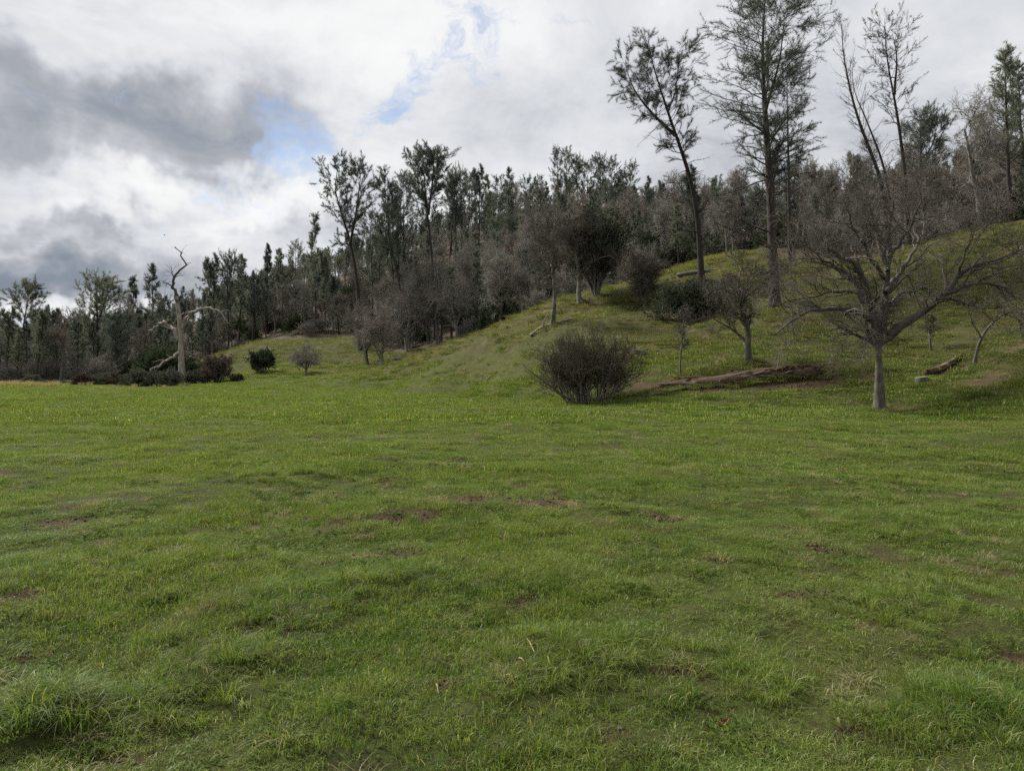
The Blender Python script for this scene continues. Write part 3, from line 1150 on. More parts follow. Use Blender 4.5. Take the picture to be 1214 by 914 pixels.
def pine_meshes(rng, leaders, nbr=40, L=3.0, needles=12, tw=.03, l=(.16, .32), c0=.45, dead=10, deadL=2.0, prof='round', sides=8, sub=5, per=4, ang=(.75, 1.35),
                upb=.10, fol=1.0):
    """leaders: list of (path, r0, c0 or None, share)"""
    tb, fb = MB(), MB()
    for (pth, r0, cc, share) in leaders:
        cc = c0 if cc is None else cc
        K = 18
        P = resample(pth, K)[None]
        kk = np.linspace(0, 1, K)
        R = (r0 * (1 - .92 * kk ** 1.1) * (1 + .35 * np.exp(-kk * 18)))[None]
        tb.tubes(P, R, sides)
        n = int(nbr * share)

        def plen(t):
            u = np.clip((t - cc) / (1 - cc), 0, 1)
            if prof == 'round':
                return L * (.32 + .95 * np.sin(PI * np.clip(.12 + u * .86, 0, 1)) ** .8) * .8
            return L * (1.05 - .93 * u)
        P1, R1, t = grow(rng, P, R, n, cc, .985, ang[0], ang[1], plen, 6, .11, upb, .27, .012, .25, lvar=.42)
        # upper branches point more upward
        u = np.clip((t - cc) / (1 - cc), 0, 1)[:, None]
        base = P1[:, :1].copy()
        rel = P1 - base
        rel[:, :, 2] += np.linalg.norm(rel, axis=2) * .25 * u
        P1 = base + rel
        tb.tubes(P1, R1, 4)
        P2, R2, _ = grow(rng, P1, R1, sub, .25, 1.0, .4, .95, L * .30, 4, .15, upb * 1.2, .6, .008, .5)
        tb.tubes(P2, R2, 3)
        live = rng.random(len(P2)) < fol
        p, d = along(P2[live], rng.uniform(.15, 1.0, (int(live.sum()), per)))
        tufts(rng, fb, p, d + np.array([0, 0, .15]), needles, l[0], l[1], tw, .95)
        lv = np.repeat(rng.random(len(P1)) < fol + .1, 1)
        p, d = along(P1[lv], rng.uniform(.7, 1.0, (int(lv.sum()), per)))
        tufts(rng, fb, p, d + np.array([0, 0, .15]), needles, l[0], l[1], tw, .9)
        if dead and share >= .5:
            P3, R3, _ = grow(rng, P, R, int(dead * share), max(.18, cc - .33), cc + .1, 1.0, 1.6, deadL, 6, .16, .0, .22, .010, .3, lvar=.5)
            tb.tubes(P3, R3, 4)
            P4, R4, _ = grow(rng, P3, R3, 5, .3, 1.0, .4, 1.1, deadL * .35, 4, .2, .0, .6, .006, .5)
            tb.tubes(P4, R4, 3)
    return tb, fb


def add_tree(name, label, cat, loc, tmesh, cmesh, group=None, rz=0, sc=1.0, crown='crown', extra=None):
    t = thing(name, label, cat, loc, group, rz, sc)
    link(bpy.data.objects.new('trunk', tmesh), t)
    if cmesh is not None:
        link(bpy.data.objects.new(crown, cmesh), t)
    return t


def fin(mb, name, mat, attr=None, smooth=True):
    me = mb.mesh(name, attr, smooth)
    me.materials.append(mat)
    return me


def pxpath(pts, Y, base=None, dy=None):
    """pixel polyline -> world points at distance Y (+dy), relative to base"""
    out = []
    for i, (px, py) in enumerate(pts):
        d = 0 if dy is None else dy[i] if not np.isscalar(dy) else dy * i / (len(pts) - 1)
        out.append(W(px, py, Y + d))
    out = np.array(out)
    return out if base is None else out - base


def ground_at(px, Y):
    x = (px - 607) / F * Y
    return np.array([x, Y, H(x, Y)])


# ------------------------------------------------------------------ hero oak
def hero_oak():
    rng = np.random.default_rng(5)
    Y = 28.0
    b = ground_at(1043, Y)
    b[2] -= .08
    q = lambda pts, dy: pxpath([(864 + .3173 * x, 220 + .3173 * y) for x, y in pts], Y, b, dy)
    trunk = q([(565, 845), (562, 760), (562, 690), (560, 620), (557, 565)], 0)
    trunk[0] = (0, 0, 0)
    T = [
        (q([(557, 590), (545, 530), (530, 450), (520, 370), (480, 310), (450, 280), (370, 235)], -1.2), .17),
        (q([(560, 590), (578, 520), (582, 430), (590, 330), (600, 250), (600, 150), (615, 60)], .6), .16),
        (q([(565, 585), (600, 550), (680, 510), (740, 470), (800, 410), (860, 330), (900, 292), (1000, 290), (1090, 240)], -1.6), .15),
        (q([(800, 410), (870, 375), (950, 360), (1030, 372), (1075, 430)], [-.9, -1.1, -1.3, -1.4, -1.5]), .08),
        (q([(545, 520), (520, 488), (480, 465), (400, 460), (320, 465), (260, 477), (220, 520), (175, 555)], -2.4), .10),
        (q([(528, 440), (480, 400), (400, 388), (330, 410), (250, 425), (195, 445)], 1.6), .075),
        (q([(588, 350), (540, 290), (500, 220), (460, 150), (440, 90)], -2.0), .085),
        (q([(584, 400), (640, 330), (690, 250), (730, 170), (770, 110)], 2.2), .085),
        (q([(560, 560), (590, 440), (650, 400), (720, 380), (790, 390)], 3.0), .08),
        (q([(530, 450), (470, 360), (380, 300), (300, 275), (230, 280)], 2.4), .085),
        (q([(520, 380), (450, 330), (350, 280), (290, 220), (260, 160)], .8), .07),
        (q([(592, 320), (560, 220), (540, 140), (520, 60), (510, -5)], 1.4), .075),
        (q([(596, 270), (660, 190), (700, 110), (720, 40)], -.8), .07),
        (q([(860, 330), (880, 250), (905, 200), (910, 150)], [-1.1, -1.2, -1.4, -1.5]), .045),
        (q([(545, 540), (500, 535), (460, 550), (430, 575), (418, 605)], -.9), .03),
    ]
    tb, cb = oak_meshes(rng, trunk, .25, T, L=4.4, lev=(7, 5, 5, 3), tw=.0062, upb=.06, wander=.32)
    t = add_tree('oak_tree', 'large leafless oak with spreading crooked limbs at the foot of the slope', 'oak', b,
                 fin(tb, 'oak_trunk', MT['oak_bark']), fin(cb, 'oak_twigs', MT['oak_twig']))
    for p, q_ in T:
        mb = MB()
        pp = resample(p, 14)
        pp[1:-1] += rng.normal(0, .035, (12, 3))
        mb.tubes(pp[None], (q_ * 1.15 * np.linspace(1, .22, 14))[None], 8)
        link(bpy.data.objects.new('limb', fin(mb, 'oak_limb', MT['oak_limb'])), t)
    return t


hero_oak()


# ------------------------------------------------------------------ prominent pines
def hero_pine(name, label, px, Y, leaders, **kw):
    """leaders: list of (pixel path, r0, c0, share, dy)"""
    rng = np.random.default_rng(kw.pop('seed', 1))
    mat = kw.pop('mat', 'needle')
    b = ground_at(px, Y)
    b[2] -= .15
    ls = []
    for i, (pts, r0, c0, sh, dy) in enumerate(leaders):
        p = pxpath(pts, Y, b, dy)
        if i == 0:
            p = np.concatenate([[(0, 0, 0)], p])
        ls.append((p, r0, c0, sh))
    tb, fb = pine_meshes(rng, ls, **kw)
    return add_tree(name, label, 'pine', b, fin(tb, 'pine_trunk', MT['pine_bark']), fin(fb, 'pine_needles', MT[mat], 'rnd'))


hero_pine('pine_tree', 'tall leaning pine with forked sparse crown on the grassy knoll', 831, 54,
          [([(830, 290), (826, 250), (822, 224), (811, 186), (801, 161), (792, 133), (781, 101), (773, 73), (767, 56), (768, 44)], .25, .50, 1.0, -1.5),
           ([(801, 161), (785, 147), (767, 128), (752, 108), (744, 88), (741, 72)], .12, .25, .65, 1.5),
           ([(792, 133), (800, 112), (804, 85), (803, 60)], .06, .2, .4, -1.0)],
          seed=3, nbr=56, L=2.0, needles=2, tw=.012, l=(.16, .34), dead=14, deadL=1.8, fol=.62, per=42, sub=9, upb=.02, ang=(.85, 1.5))
hero_pine('pine_tree', 'tallest pine with straight trunk, broad crown and bare lower limbs', 918, 44,
          [([(916, 300), (914, 245), (910, 175), (907, 133), (904, 87), (904, 35), (907, 0), (908, -12)], .33, .40, 1.0, 1.0),
           ([(907, 133), (917, 100), (925, 70), (928, 40), (930, 15)], .10, .2, .4, .8)],
          seed=4, nbr=92, L=3.1, needles=2, tw=.013, l=(.16, .34), dead=26, deadL=2.8, fol=.82, per=32, sub=10, c0=.4, upb=.02, ang=(.85, 1.5))
hero_pine('pine_tree', 'slim straight pine standing right behind the tallest pine', 936, 58,
          [([(935, 217), (934, 150), (933, 110), (933, 82)], .17, .48, 1.0, 0.5)],
          seed=6, nbr=50, L=2.5, needles=2, tw=.020, l=(.16, .34), per=30, sub=8, upb=.02, ang=(.85, 1.5), dead=12, deadL=1.6, fol=.75)
hero_pine('pine_tree', 'thin twin stemmed pine leaning left, nearly bare of needles', 1052, 57,
          [([(1046, 215), (1030, 175), (1014, 133), (1005, 95), (997, 48), (998, 27)], .20, .40, 1.0, 0.5),
           ([(1056, 240), (1046, 190), (1034, 160), (1022, 130), (1012, 110), (1010, 80)], .11, .55, .5, .8)],
          seed=7, nbr=46, L=1.7, needles=2, tw=.016, l=(.10, .22), per=14, dead=22, deadL=1.5, fol=.14, ang=(.5, 1.1))
hero_pine('pine_tree', 'slender forked pine with airy see through crown above the leafless oaks', 1076, 60,
          [([(1074, 215), (1068, 165), (1061, 119), (1054, 87), (1049, 52), (1049, 22)], .20, .50, 1.0, 0.5),
           ([(1060, 112), (1063, 80), (1063, 62), (1058, 40)], .11, .2, .5, .6)],
          seed=8, nbr=44, L=2.3, needles=2, tw=.016, l=(.12, .26), dead=12, deadL=1.3, fol=.5, sub=8, per=24, upb=.05, ang=(.7, 1.35))
hero_pine('pine_tree', 'dense dark conical pine rising at the top of the right slope', 1196, 68,
          [([(1195, 200), (1193, 130), (1191, 60)], .22, .30, 1.0, 0)],
          seed=9, nbr=84, L=2.4, needles=2, tw=.032, l=(.18, .36), per=18, sub=6, dead=4, deadL=1.0, prof='cone', mat='needle_dark')
hero_pine('pine_tree', 'dark pine close behind the dense conical pine on the right slope', 1222, 74,
          [([(1216, 210), (1210, 150), (1207, 78)], .2, .30, 1.0, 0)],
          seed=10, nbr=70, L=2.3, needles=2, tw=.032, l=(.18, .36), per=18, sub=6, dead=4, deadL=1.0, prof='cone', mat='needle_dark')
hero_pine('pine_tree', 'round topped dark pine on the skyline beside the slender forked pine', 1090, 76,
          [([(1092, 210), (1091, 170), (1092, 138)], .2, .30, 1.0, 0), ([(1092, 200), (1106, 170), (1112, 146)], .1, .2, .7, 0)],
          seed=11, nbr=60, L=2.5, needles=2, tw=.032, l=(.18, .36), per=18, sub=6, dead=4, deadL=1.0, mat='needle_dark')
hero_pine('pine_tree', 'tall pine forking into two bare stemmed leaders above the wood', 428, 108,
          [([(425, 346), (420, 310), (415, 285), (404, 250), (394, 222), (400, 203), (403, 190)], .34, .50, 1.0, 1.0),
           ([(415, 290), (421, 260), (424, 238), (427, 215), (428, 197)], .2, .15, .7, -1.5)],
          seed=12, nbr= 54, L=3.4, needles=2, tw=.036, l=(.24, .48), sub=8, per=32, upb=.05, ang=(.75, 1.4), dead=10, deadL=2.0, fol=.72)
hero_pine('pine_tree', 'pointed pine with curving trunk between two taller clumps of pines', 478, 112,
          [([(474, 336), (466, 305), (460, 282), (460, 245), (459, 212)], .25, .5, 1.0, 0)],
          seed=13, nbr= 54, L=3.0, needles=2, tw=.036, l=(.24, .48), sub=8, per=32, upb=.05, ang=(.75, 1.4), dead=8, deadL=1.5, fol=.8)
hero_pine('pine_tree', 'tall multi topped pine in the highest clump above the bare oaks', 517, 106,
          [([(515, 370), (512, 300), (506, 245), (497, 205), (491, 183)], .3, .55, 1.0, 1.0),
           ([(508, 255), (512, 220), (515, 182)], .16, .15, .7, -1.0), ([(507, 250), (503, 215), (502, 190)], .12, .15, .5, 1.5)],
          seed=14, nbr= 54, L=3.2, needles=2, tw=.036, l=(.24, .48), sub=8, per=32, upb=.05, ang=(.75, 1.4), dead=8, deadL=1.8, fol=.75)
hero_pine('pine_tree', 'tall pine with clear lower trunk at the far left of the meadow', 24, 112,
          [([(24, 420), (28, 385), (33, 355), (36, 338)], .24, .48, 1.0, 0)],
          seed=15, nbr= 54, L=2.8, needles=2, tw=.036, l=(.24, .48), sub=8, per=30, upb=.05, ang=(.75, 1.4), dead=8, deadL=1.5, fol=.85, mat='needle_dark')
hero_pine('pine_tree', 'broad irregular pine rising from the low wood behind the meadow', 116, 112,
          [([(116, 410), (115, 370), (113, 333)], .26, .35, 1.0, 0), ([(115, 385), (124, 360), (129, 342)], .12, .2, .6, 0)],
          seed=16, nbr= 54, L=3.4, needles=2, tw=.036, l=(.24, .48), sub=8, per=30, upb=.05, ang=(.75, 1.4), dead=10, deadL=1.8, fol=.72, mat='needle_dark')


# ------------------------------------------------------------------ dead snag
def snag():
    rng = np.random.default_rng(21)
    Y = 86.0
    b = ground_at(216, Y)
    b[2] -= .1
    z1 = lambda pts, dy=0.0: pxpath([(.3503 * x, 180 + .3501 * y) for x, y in pts], Y, b, dy)
    tb = MB()
    main = z1([(617, 765), (614, 700), (612, 620), (609, 575), (605, 540), (596, 490)])
    main[0] = (main[0][0], 0, -.1)
    tb.tubes(resample(main, 14)[None], (np.linspace(1, .6, 14) * .36 * (1 + .5 * np.exp(-np.arange(14) / 1.5)))[None], 10)

    def br(mb, pts, r0, r1, dy=0.0, K=14, sm=True):
        p = resample(z1(pts, dy), K, sm)
        p[1:-1] += rng.normal(0, .11, (K - 2, 3))
        R = np.linspace(r0, r1, K)
        mb.tubes(p[None], R[None], 7)
        return p, R
    t = thing('dead_tree', 'bleached dead tree with crooked bare arms at the meadow edge', 'dead tree', b)
    link(bpy.data.objects.new('trunk', fin(tb, 'snag_trunk', MT['dead_wood'])), t)
    for nm, mat, pts, r0, r1, dy, K, sm in [
            ('limb', 'dead_wood', [(610, 600), (625, 570), (640, 555), (680, 530), (720, 528), (755, 550), (775, 582)], .25, .04, -2.0, 18, True),
            ('limb', 'dead_wood', [(608, 640), (595, 612), (580, 595), (550, 575), (520, 600), (497, 622)], .29, .05, 1.5, 18, True),
            ('limb', 'dead_wood', [(605, 680), (570, 705), (540, 720), (508, 742)], .17, .05, -2.5, 12, True),
            ('limb', 'dead_wood', [(618, 675), (645, 682), (652, 700)], .08, .03, 1.0, 10, True),
            ('broken_top', 'dead_dark', [(600, 515), (592, 480), (585, 450), (590, 430), (600, 415), (625, 380), (610, 345), (592, 322)], .22, .04, 0, 20, False),
            ('broken_top', 'dead_dark', [(588, 465), (572, 448), (556, 438)], .11, .03, 0, 10, True),
            ('broken_top', 'dead_dark', [(588, 432), (584, 410), (582, 393)], .08, .02, 0, 8, True)]:
        mb = MB()
        p, R = br(mb, pts, r0, r1, dy, K, sm)
        a, c, _ = grow(rng, p[None], R[None], 9, .2, 1, .5, 1.3, .95, 6, .3, 0, .4, .02, .3, lvar=.7)
        mb.tubes(a, c, 4)
        a, c, _ = grow(rng, a, c, 2, .3, 1, .5, 1.2, .4, 4, .3, 0, .6, .015, .3, lvar=.7)
        mb.tubes(a, c, 3)
        o = link(bpy.data.objects.new(nm, fin(mb, 'snag_' + nm, MT[mat])), t)
        if nm == 'broken_top':
            o['label'] = 'dark weathered broken top of the dead tree'


snag()


# ------------------------------------------------------------------ shrubs
def shrub_meshes(rng, nst=30, Hh=2.5, spread=1.0, base=.4, lev=(7, 6, 4), tw=.006, upb=.10, leaves=0, lsize=(.04, .08), lw=.03, r0=.03):
    a = rng.random(nst) * 2 * PI
    q = base * np.sqrt(rng.random(nst))
    lean = rng.uniform(.05, 1.0, nst) * spread
    d = np.stack([np.cos(a) * np.sin(lean), np.sin(a) * np.sin(lean), np.cos(lean)], 1)
    K = 7
    P = np.zeros((nst, K, 3))
    P[:, 0] = np.stack([q * np.cos(a), q * np.sin(a), np.full(nst, -.05)], 1)
    L = Hh * rng.uniform(.7, 1.05, nst) * (1 - .18 * lean)
    dd = d.copy()
    for k in range(1, K):
        dd = dd + .13 * rng.normal(size=dd.shape)
        dd[:, 2] += upb * .5
        dd /= np.linalg.norm(dd, axis=1, keepdims=True)
        P[:, k] = P[:, k - 1] + dd * (L / (K - 1))[:, None]
    R = r0 * rng.uniform(.5, 1.2, nst)[:, None] * np.linspace(1, .3, K)[None]
    sb, cb, lb = MB(), MB(), MB()
    sb.tubes(P, R, 5)
    P2, R2, _ = grow(rng, P, R, lev[0], .25, 1, .3, .9, Hh * .32, 5, .22, upb, .6, tw * 1.6, .4)
    sb.tubes(P2, R2, 4)
    P3, R3, _ = grow(rng, P2, R2, lev[1], .15, 1, .3, .9, Hh * .17, 4, .22, upb, .6, tw * 1.2, .5)
    cb.tubes(P3, R3, 3)
    Pl = P3
    if lev[2]:
        P4, R4, _ = grow(rng, P3, R3, lev[2], .15, 1, .3, .9, Hh * .09, 3, .2, upb, .7, tw, .6)
        cb.tubes(P4, R4, 3)
        Pl = P4
    if leaves:
        tt = rng.uniform(.2, 1, (len(Pl), leaves))
        p, dr = along(Pl, tt)
        tufts(rng, lb, p, dr, 2, lsize[0], lsize[1], lw, .8, True)
    return sb, cb, lb


def hero_bush():
    rng = np.random.default_rng(31)
    Y = 34.0
    b = ground_at(697, Y)
    b[2] -= .03
    sb, cb, lb = shrub_meshes(rng, 70, 2.85, .76, 1.0, (7, 6, 4), .0055, .11, 2, (.03, .055), .020, .042)
    # long bare stems leaning out to the left, one to the right
    q = lambda pts, dy: resample(pxpath([(600 + .2955 * x, 240 + .2955 * y) for x, y in pts], Y, b, dy), 9)
    ext = [(q([(290, 815), (220, 770), (170, 730), (110, 690), (78, 662)], -1.0), .07), (q([(300, 815), (215, 765), (150, 740), (100, 695)], .8), .055),
           (q([(300, 800), (250, 720), (220, 680), (195, 650)], -1.2), .05), (q([(310, 790), (270, 690), (262, 620), (250, 560)], .6), .045),
           (q([(390, 815), (430, 750), (490, 715), (530, 700)], -.5), .05), (q([(330, 800), (270, 730), (205, 690), (165, 655)], .9), .045)]
    P = np.stack([e[0] for e in ext])
    R = np.stack([e[1] * np.linspace(1, .25, 9) for e in ext])
    sb.tubes(P, R, 6)
    P2, R2, _ = grow(rng, P, R, 7, .35, 1, .3, .9, .7, 5, .25, .08, .5, .008, .4, lvar=.6)
    sb.tubes(P2, R2, 4)
    P3, R3, _ = grow(rng, P2, R2, 4, .2, 1, .3, .9, .35, 4, .25, .08, .6, .005, .4)
    cb.tubes(P3, R3, 3)
    t = thing('bush', 'dense leafless brown bush with many stems standing alone on the grass', 'bush', b)
    link(bpy.data.objects.new('stems', fin(sb, 'bush_stems', MT['bush_stem'])), t)
    link(bpy.data.objects.new('twigs', fin(cb, 'bush_twigs', MT['bush_twig'])), t)
    link(bpy.data.objects.new('foliage', fin(lb, 'bush_foliage', MT['leaf_dark'], 'rnd')), t)


hero_bush()


# ------------------------------------------------------------------ log, stumps, fallen wood
def lumpy_log(rng, path, radii, sides=18, K=46, rough=.13, jag=.12):
    p = resample(path, K)
    R = np.interp(np.linspace(0, 1, K), np.linspace(0, 1, len(radii)), radii)
    T = np.gradient(p, axis=0)
    T /= np.linalg.norm(T, axis=1, keepdims=True)
    U = np.cross(T, np.array([0, 0, 1.]))
    U /= np.linalg.norm(U, axis=1, keepdims=True)
    V = np.cross(U, T)
    ang = np.arange(sides) * 2 * PI / sides
    A, KK = np.meshgrid(ang, np.arange(K))
    ridge = fbm(np.cos(A) * 3 + 5, np.sin(A) * 3 + KK * .05, 1.0, 3, 3) - .5
    lump = fbm(np.cos(A) * 1.2 + KK * .22, np.sin(A) * 1.2 + 9, 1.0, 3, 4) - .5
    rr = R[:, None] * (1 + rough * 2.2 * ridge + rough * 1.8 * lump)
    v = p[:, None] + rr[..., None] * (np.cos(ang)[None, :, None] * U[:, None] + np.sin(ang)[None, :, None] * V[:, None])
    for e in (0, -1):   # splintered ends
        v[e] += T[e] * (rng.uniform(-jag, jag, sides) * (1 if e else -1))[:, None]
    idx = np.arange(K * sides).reshape(K, sides)
    a = idx[:-1]
    b = np.roll(a, -1, 1)
    d = idx[1:]
    c = np.roll(d, -1, 1)
    vs = v.reshape(-1, 3)
    n = len(vs)
    c0 = p[0] + T[0] * .12
    c1 = p[-1] - T[-1] * .12
    vs = np.concatenate([vs, [c0, c1]])
    t0 = np.stack([np.full(sides, n), np.roll(idx[0], -1), idx[0]], 1)
    t1 = np.stack([np.full(sides, n + 1), idx[-1], np.roll(idx[-1], -1)], 1)
    return vs, [np.stack([a, b, c, d], -1).reshape(-1, 4), np.concatenate([t0, t1])]


def slab(rng, l, wd, th):
    """a splintered slab of bark or wood, lying along x"""
    n = 7
    x = np.linspace(-l / 2, l / 2, n)
    w0 = wd * (1 - np.abs(np.linspace(-1, 1, n)) ** 3 * .7) * rng.uniform(.75, 1.1, n)
    cz = -.12 * (x / l) ** 2 * l + rng.normal(0, .01, n)
    v = []
    for i in range(n):
        o = rng.normal(0, wd * .06)
        v += [(x[i], o - w0[i] / 2, cz[i]), (x[i], o, cz[i] + th * 1.5), (x[i], o + w0[i] / 2, cz[i]), (x[i], o, cz[i] - th * .4)]
    f = []
    for i in range(n - 1):
        for k in range(4):
            f.append((i * 4 + k, (i + 1) * 4 + k, (i + 1) * 4 + (k + 1) % 4, i * 4 + (k + 1) % 4))
    f += [(0, 1, 2, 3), ((n - 1) * 4 + 3, (n - 1) * 4 + 2, (n - 1) * 4 + 1, (n - 1) * 4)]
    return np.array(v), [np.array(f)]


def fallen_log():
    rng = np.random.default_rng(41)
    Y = 33.3
    a = W(776, 462, 34.0)
    e = W(968, 440, 32.6)
    mid = (a + e) / 2
    b = np.array([mid[0], mid[1], H(mid[0], mid[1])])
    pts = []
    for i, u in enumerate(np.linspace(0, 1, 7)):
        p = a * (1 - u) + e * u
        p[2] = H(p[0], p[1]) + .17 + .04 * math.sin(i * 2.1)
        p[1] += .12 * math.sin(i * 1.7)
        pts.append(p - b)
    v, f = lumpy_log(rng, pts, [.09, .20, .27, .30, .32, .35, .32], jag=.35)
    t = thing('fallen_log', 'long rotting fallen log with peeling bark lying across the slope foot', 'log', b)
    mb = MB()
    mb.add(v, f)
    link(bpy.data.objects.new('log_body', fin(mb, 'log_body', MT['log'])), t)
    d = (e - a) / np.linalg.norm(e - a)
    yaw = math.atan2(d[1], d[0])
    pit = -math.asin(d[2])
    for i in range(44):
        u = rng.choice([rng.uniform(.72, 1.05), rng.uniform(0, 1)], p=[.6, .4])
        p = a * (1 - u) + e * u
        g = H(p[0], p[1])
        ang = rng.uniform(.2, 2.9)
        rr_ = .28 if u > .15 else .16
        off = np.array([-math.sin(yaw), math.cos(yaw), 0]) * math.cos(ang) * rr_ + np.array([0, 0, 1]) * math.sin(ang) * rr_
        vv, ff = slab(rng, rng.uniform(.35, 1.1), rng.uniform(.08, .20), rng.uniform(.02, .05))
        mb = MB()
        mb.add(vv, ff)
        o = link(bpy.data.objects.new('bark_slab', fin(mb, 'bark_slab', MT['log'], None, False)), t)
        o.location = (p[0] - b[0] + off[0], p[1] - b[1] + off[1], g - b[2] + .20 + off[2])
        o.rotation_euler = (ang - PI / 2 + rng.normal(0, .3), pit + rng.normal(0, .16), yaw + rng.normal(0, .18 if u < .75 else .5))


fallen_log()


def branch_piece(name, label, cat, pts, r0, r1, mat, dy=0.0, onground=True, K=16, twn=0, twL=.5, seed=0, sink=.3, group=None):
    """a fallen piece of wood: pts = [(px,Y,lift)] laid on the ground"""
    rng = np.random.default_rng(seed)
    w = []
    for (px, Y, lift) in pts:
        p = ground_at(px, Y)
        p[2] += lift + r0 * (1 - sink)
        w.append(p)
    w = np.array(w)
    b = w[0].copy()
    b[2] = H(b[0], b[1])
    mb = MB()
    v, f = lumpy_log(rng, w - b, list(np.linspace(r0, r1, 6)), 8, K, .15, r0 * .8)
    mb.add(v, f)
    if twn:
        p = resample(w - b, 8)
        a, c, _ = grow(rng, p[None], np.linspace(r0, r1, 8)[None], twn, .2, 1, .4, 1.1, twL, 6, .25, -.02, .5, .008, .3, lvar=.5)
        mb.tubes(a, c, 5)
        a2, c2, _ = grow(rng, a, c, 4, .2, 1, .4, 1.0, twL * .45, 4, .25, -.02, .6, .006, .4)
        mb.tubes(a2, c2, 3)
    o = obj(name, fin(mb, name, MT[mat]))
    o.location = b
    return tag(o, label, cat, group)


branch_piece('fallen_branch', 'broken branch lying beside the low end of the fallen log', 'branch', [(768, 33.0, 0), (785, 32.9, .03), (806, 33.1, .02), (822, 33.6, .0)], .10, .05, 'log', seed=1, twn=3)
branch_piece('fallen_log', 'short rotten log on bare earth above the cut stump', 'log', [(1098, 30.6, .02), (1112, 31.0, .03), (1128, 31.5, .03), (1140, 31.8, .0)], .15, .09, 'log', seed=2)
branch_piece('fallen_branch', 'thin fallen branch lying on the grass left of the bush', 'branch', [(541, 49.2, .0), (552, 49.0, .04), (568, 49.6, .02), (578, 49.7, .06), (590, 50.6, 0)], .05, .025, 'dead_dark', seed=3, twn=4, twL=1.2)
branch_piece('fallen_branch', 'bleached crooked branch lying around the foot of the thin dead tree', 'branch', [(629, 52.5, .05), (640, 52, .25), (652, 51.8, .12), (668, 51.6, .05)], .10, .04, 'dead_wood', seed=4, twn=7, twL=1.6)
branch_piece('fallen_log', 'dark log lying at the crest behind the leaning pine', 'log', [(803, 63, .05), (820, 62.5, .1), (838, 62, .1), (850, 62, .05)], .22, .14, 'dead_dark', seed=5)
branch_piece('fallen_branch', 'pale fallen limb resting under the oaks behind the knoll', 'branch', [(462, 91, .1), (470, 91, .3), (480, 92, .2), (488, 92, .1)], .18, .08, 'dead_wood', seed=6, twn=4, twL=1.4)
branch_piece('fallen_branch', 'dark branch lying on the grass near the pale leaning trunk', 'branch', [(655, 52, .02), (672, 51.5, .05), (684, 52, .05)], .08, .05, 'dead_dark', seed=7, twn=4, twL=1.0)


def stump(label, px, Y, r, h, tilt=.0, seed=0, top='cut_wood'):
    rng = np.random.default_rng(seed)
    b = ground_at(px, Y)
    b[2] -= .1
    n, K = 20, 6
    ang = np.arange(n) * 2 * PI / n
    zs = np.array([0, .12, .3, .55, .85, 1.0]) * (h + .1)
    rs = r * np.array([1.45, 1.25, 1.08, 1.0, .98, .97])
    wob = 1 + .10 * np.sin(ang * 5 + 1) + .06 * rng.normal(size=n)
    v = np.zeros((K, n, 3))
    for k in range(K):
        w_ = 1 + (wob - 1) * (1.6 - .7 * k / (K - 1))
        v[k, :, 0] = np.cos(ang) * rs[k] * w_
        v[k, :, 1] = np.sin(ang) * rs[k] * w_
        v[k, :, 2] = zs[k] + v[k, :, 0] * tilt * (k / (K - 1))
    idx = np.arange(K * n).reshape(K, n)
    a = idx[:-1]
    f = np.stack([a, np.roll(a, -1, 1), np.roll(idx[1:], -1, 1), idx[1:]], -1).reshape(-1, 4)
    mb = MB()
    mb.add(v.reshape(-1, 3), [f])
    t = thing('tree_stump', label, 'stump', b)
    link(bpy.data.objects.new('trunk_base', fin(mb, 'stump_bark', MT['oak_dark'])), t)
    tb = MB()
    c = v[-1].mean(0) + np.array([0, 0, .01])
    ring = v[-1] * .96 + c * .04 + np.array([0, 0, .012])
    tb.add(np.concatenate([v[-1], ring, [c]]), [np.stack([np.arange(n), np.roll(np.arange(n), -1), np.roll(np.arange(n), -1) + n, np.arange(n) + n], 1),
                                                np.stack([np.arange(n) + n, np.roll(np.arange(n), -1) + n, np.full(n, 2 * n)], 1)])
    link(bpy.data.objects.new('cut_face', fin(tb, 'stump_top', MT[top], None, False)), t)


stump('pale topped cut stump on the grassy knoll above the bush', 757, 41, .40, .30, -.15, 1)
stump('small cut stump on the slope below the short rotten log', 1093, 29.5, .24, .26, .1, 2)
stump('low blackened stump in the grass of the knoll', 712, 48, .26, .22, .2, 3, 'dead_dark')


# ------------------------------------------------------------------ smaller single trees
def single_oak(label, px, Y, hgt, seed, r0=.12, lean=(0, 0), nl=6, Lr=.42, bark='oak_bark', twig='oak_twig', tw=.007, lev=(7, 6, 5, 4), t0=.3, wander=.3, name='oak_tree', cat='oak', trunk_frac=.75,
               upb=.06, a=(.35, 1.05), wig=.035):
    rng = np.random.default_rng(seed)
    b = ground_at(px, Y)
    b[2] -= .1
    th = hgt * trunk_frac
    n = 6
    tr = np.array([[lean[0] * (k / (n - 1)) ** 1.3 * th, lean[1] * k / (n - 1) * th, th * k / (n - 1)] for k in range(n)])
    tr[1:] += rng.normal(0, wig * th, (n - 1, 3)) * np.array([1, 1, .2])
    tb, cb = oak_meshes(rng, tr, r0, None, nl, hgt * Lr, lev, tw, upb, a, t0, 6, wander=wander)
    return add_tree(name, label, cat, b, fin(tb, 'single_trunk', MT[bark]), fin(cb, 'single_twigs', MT[twig]))


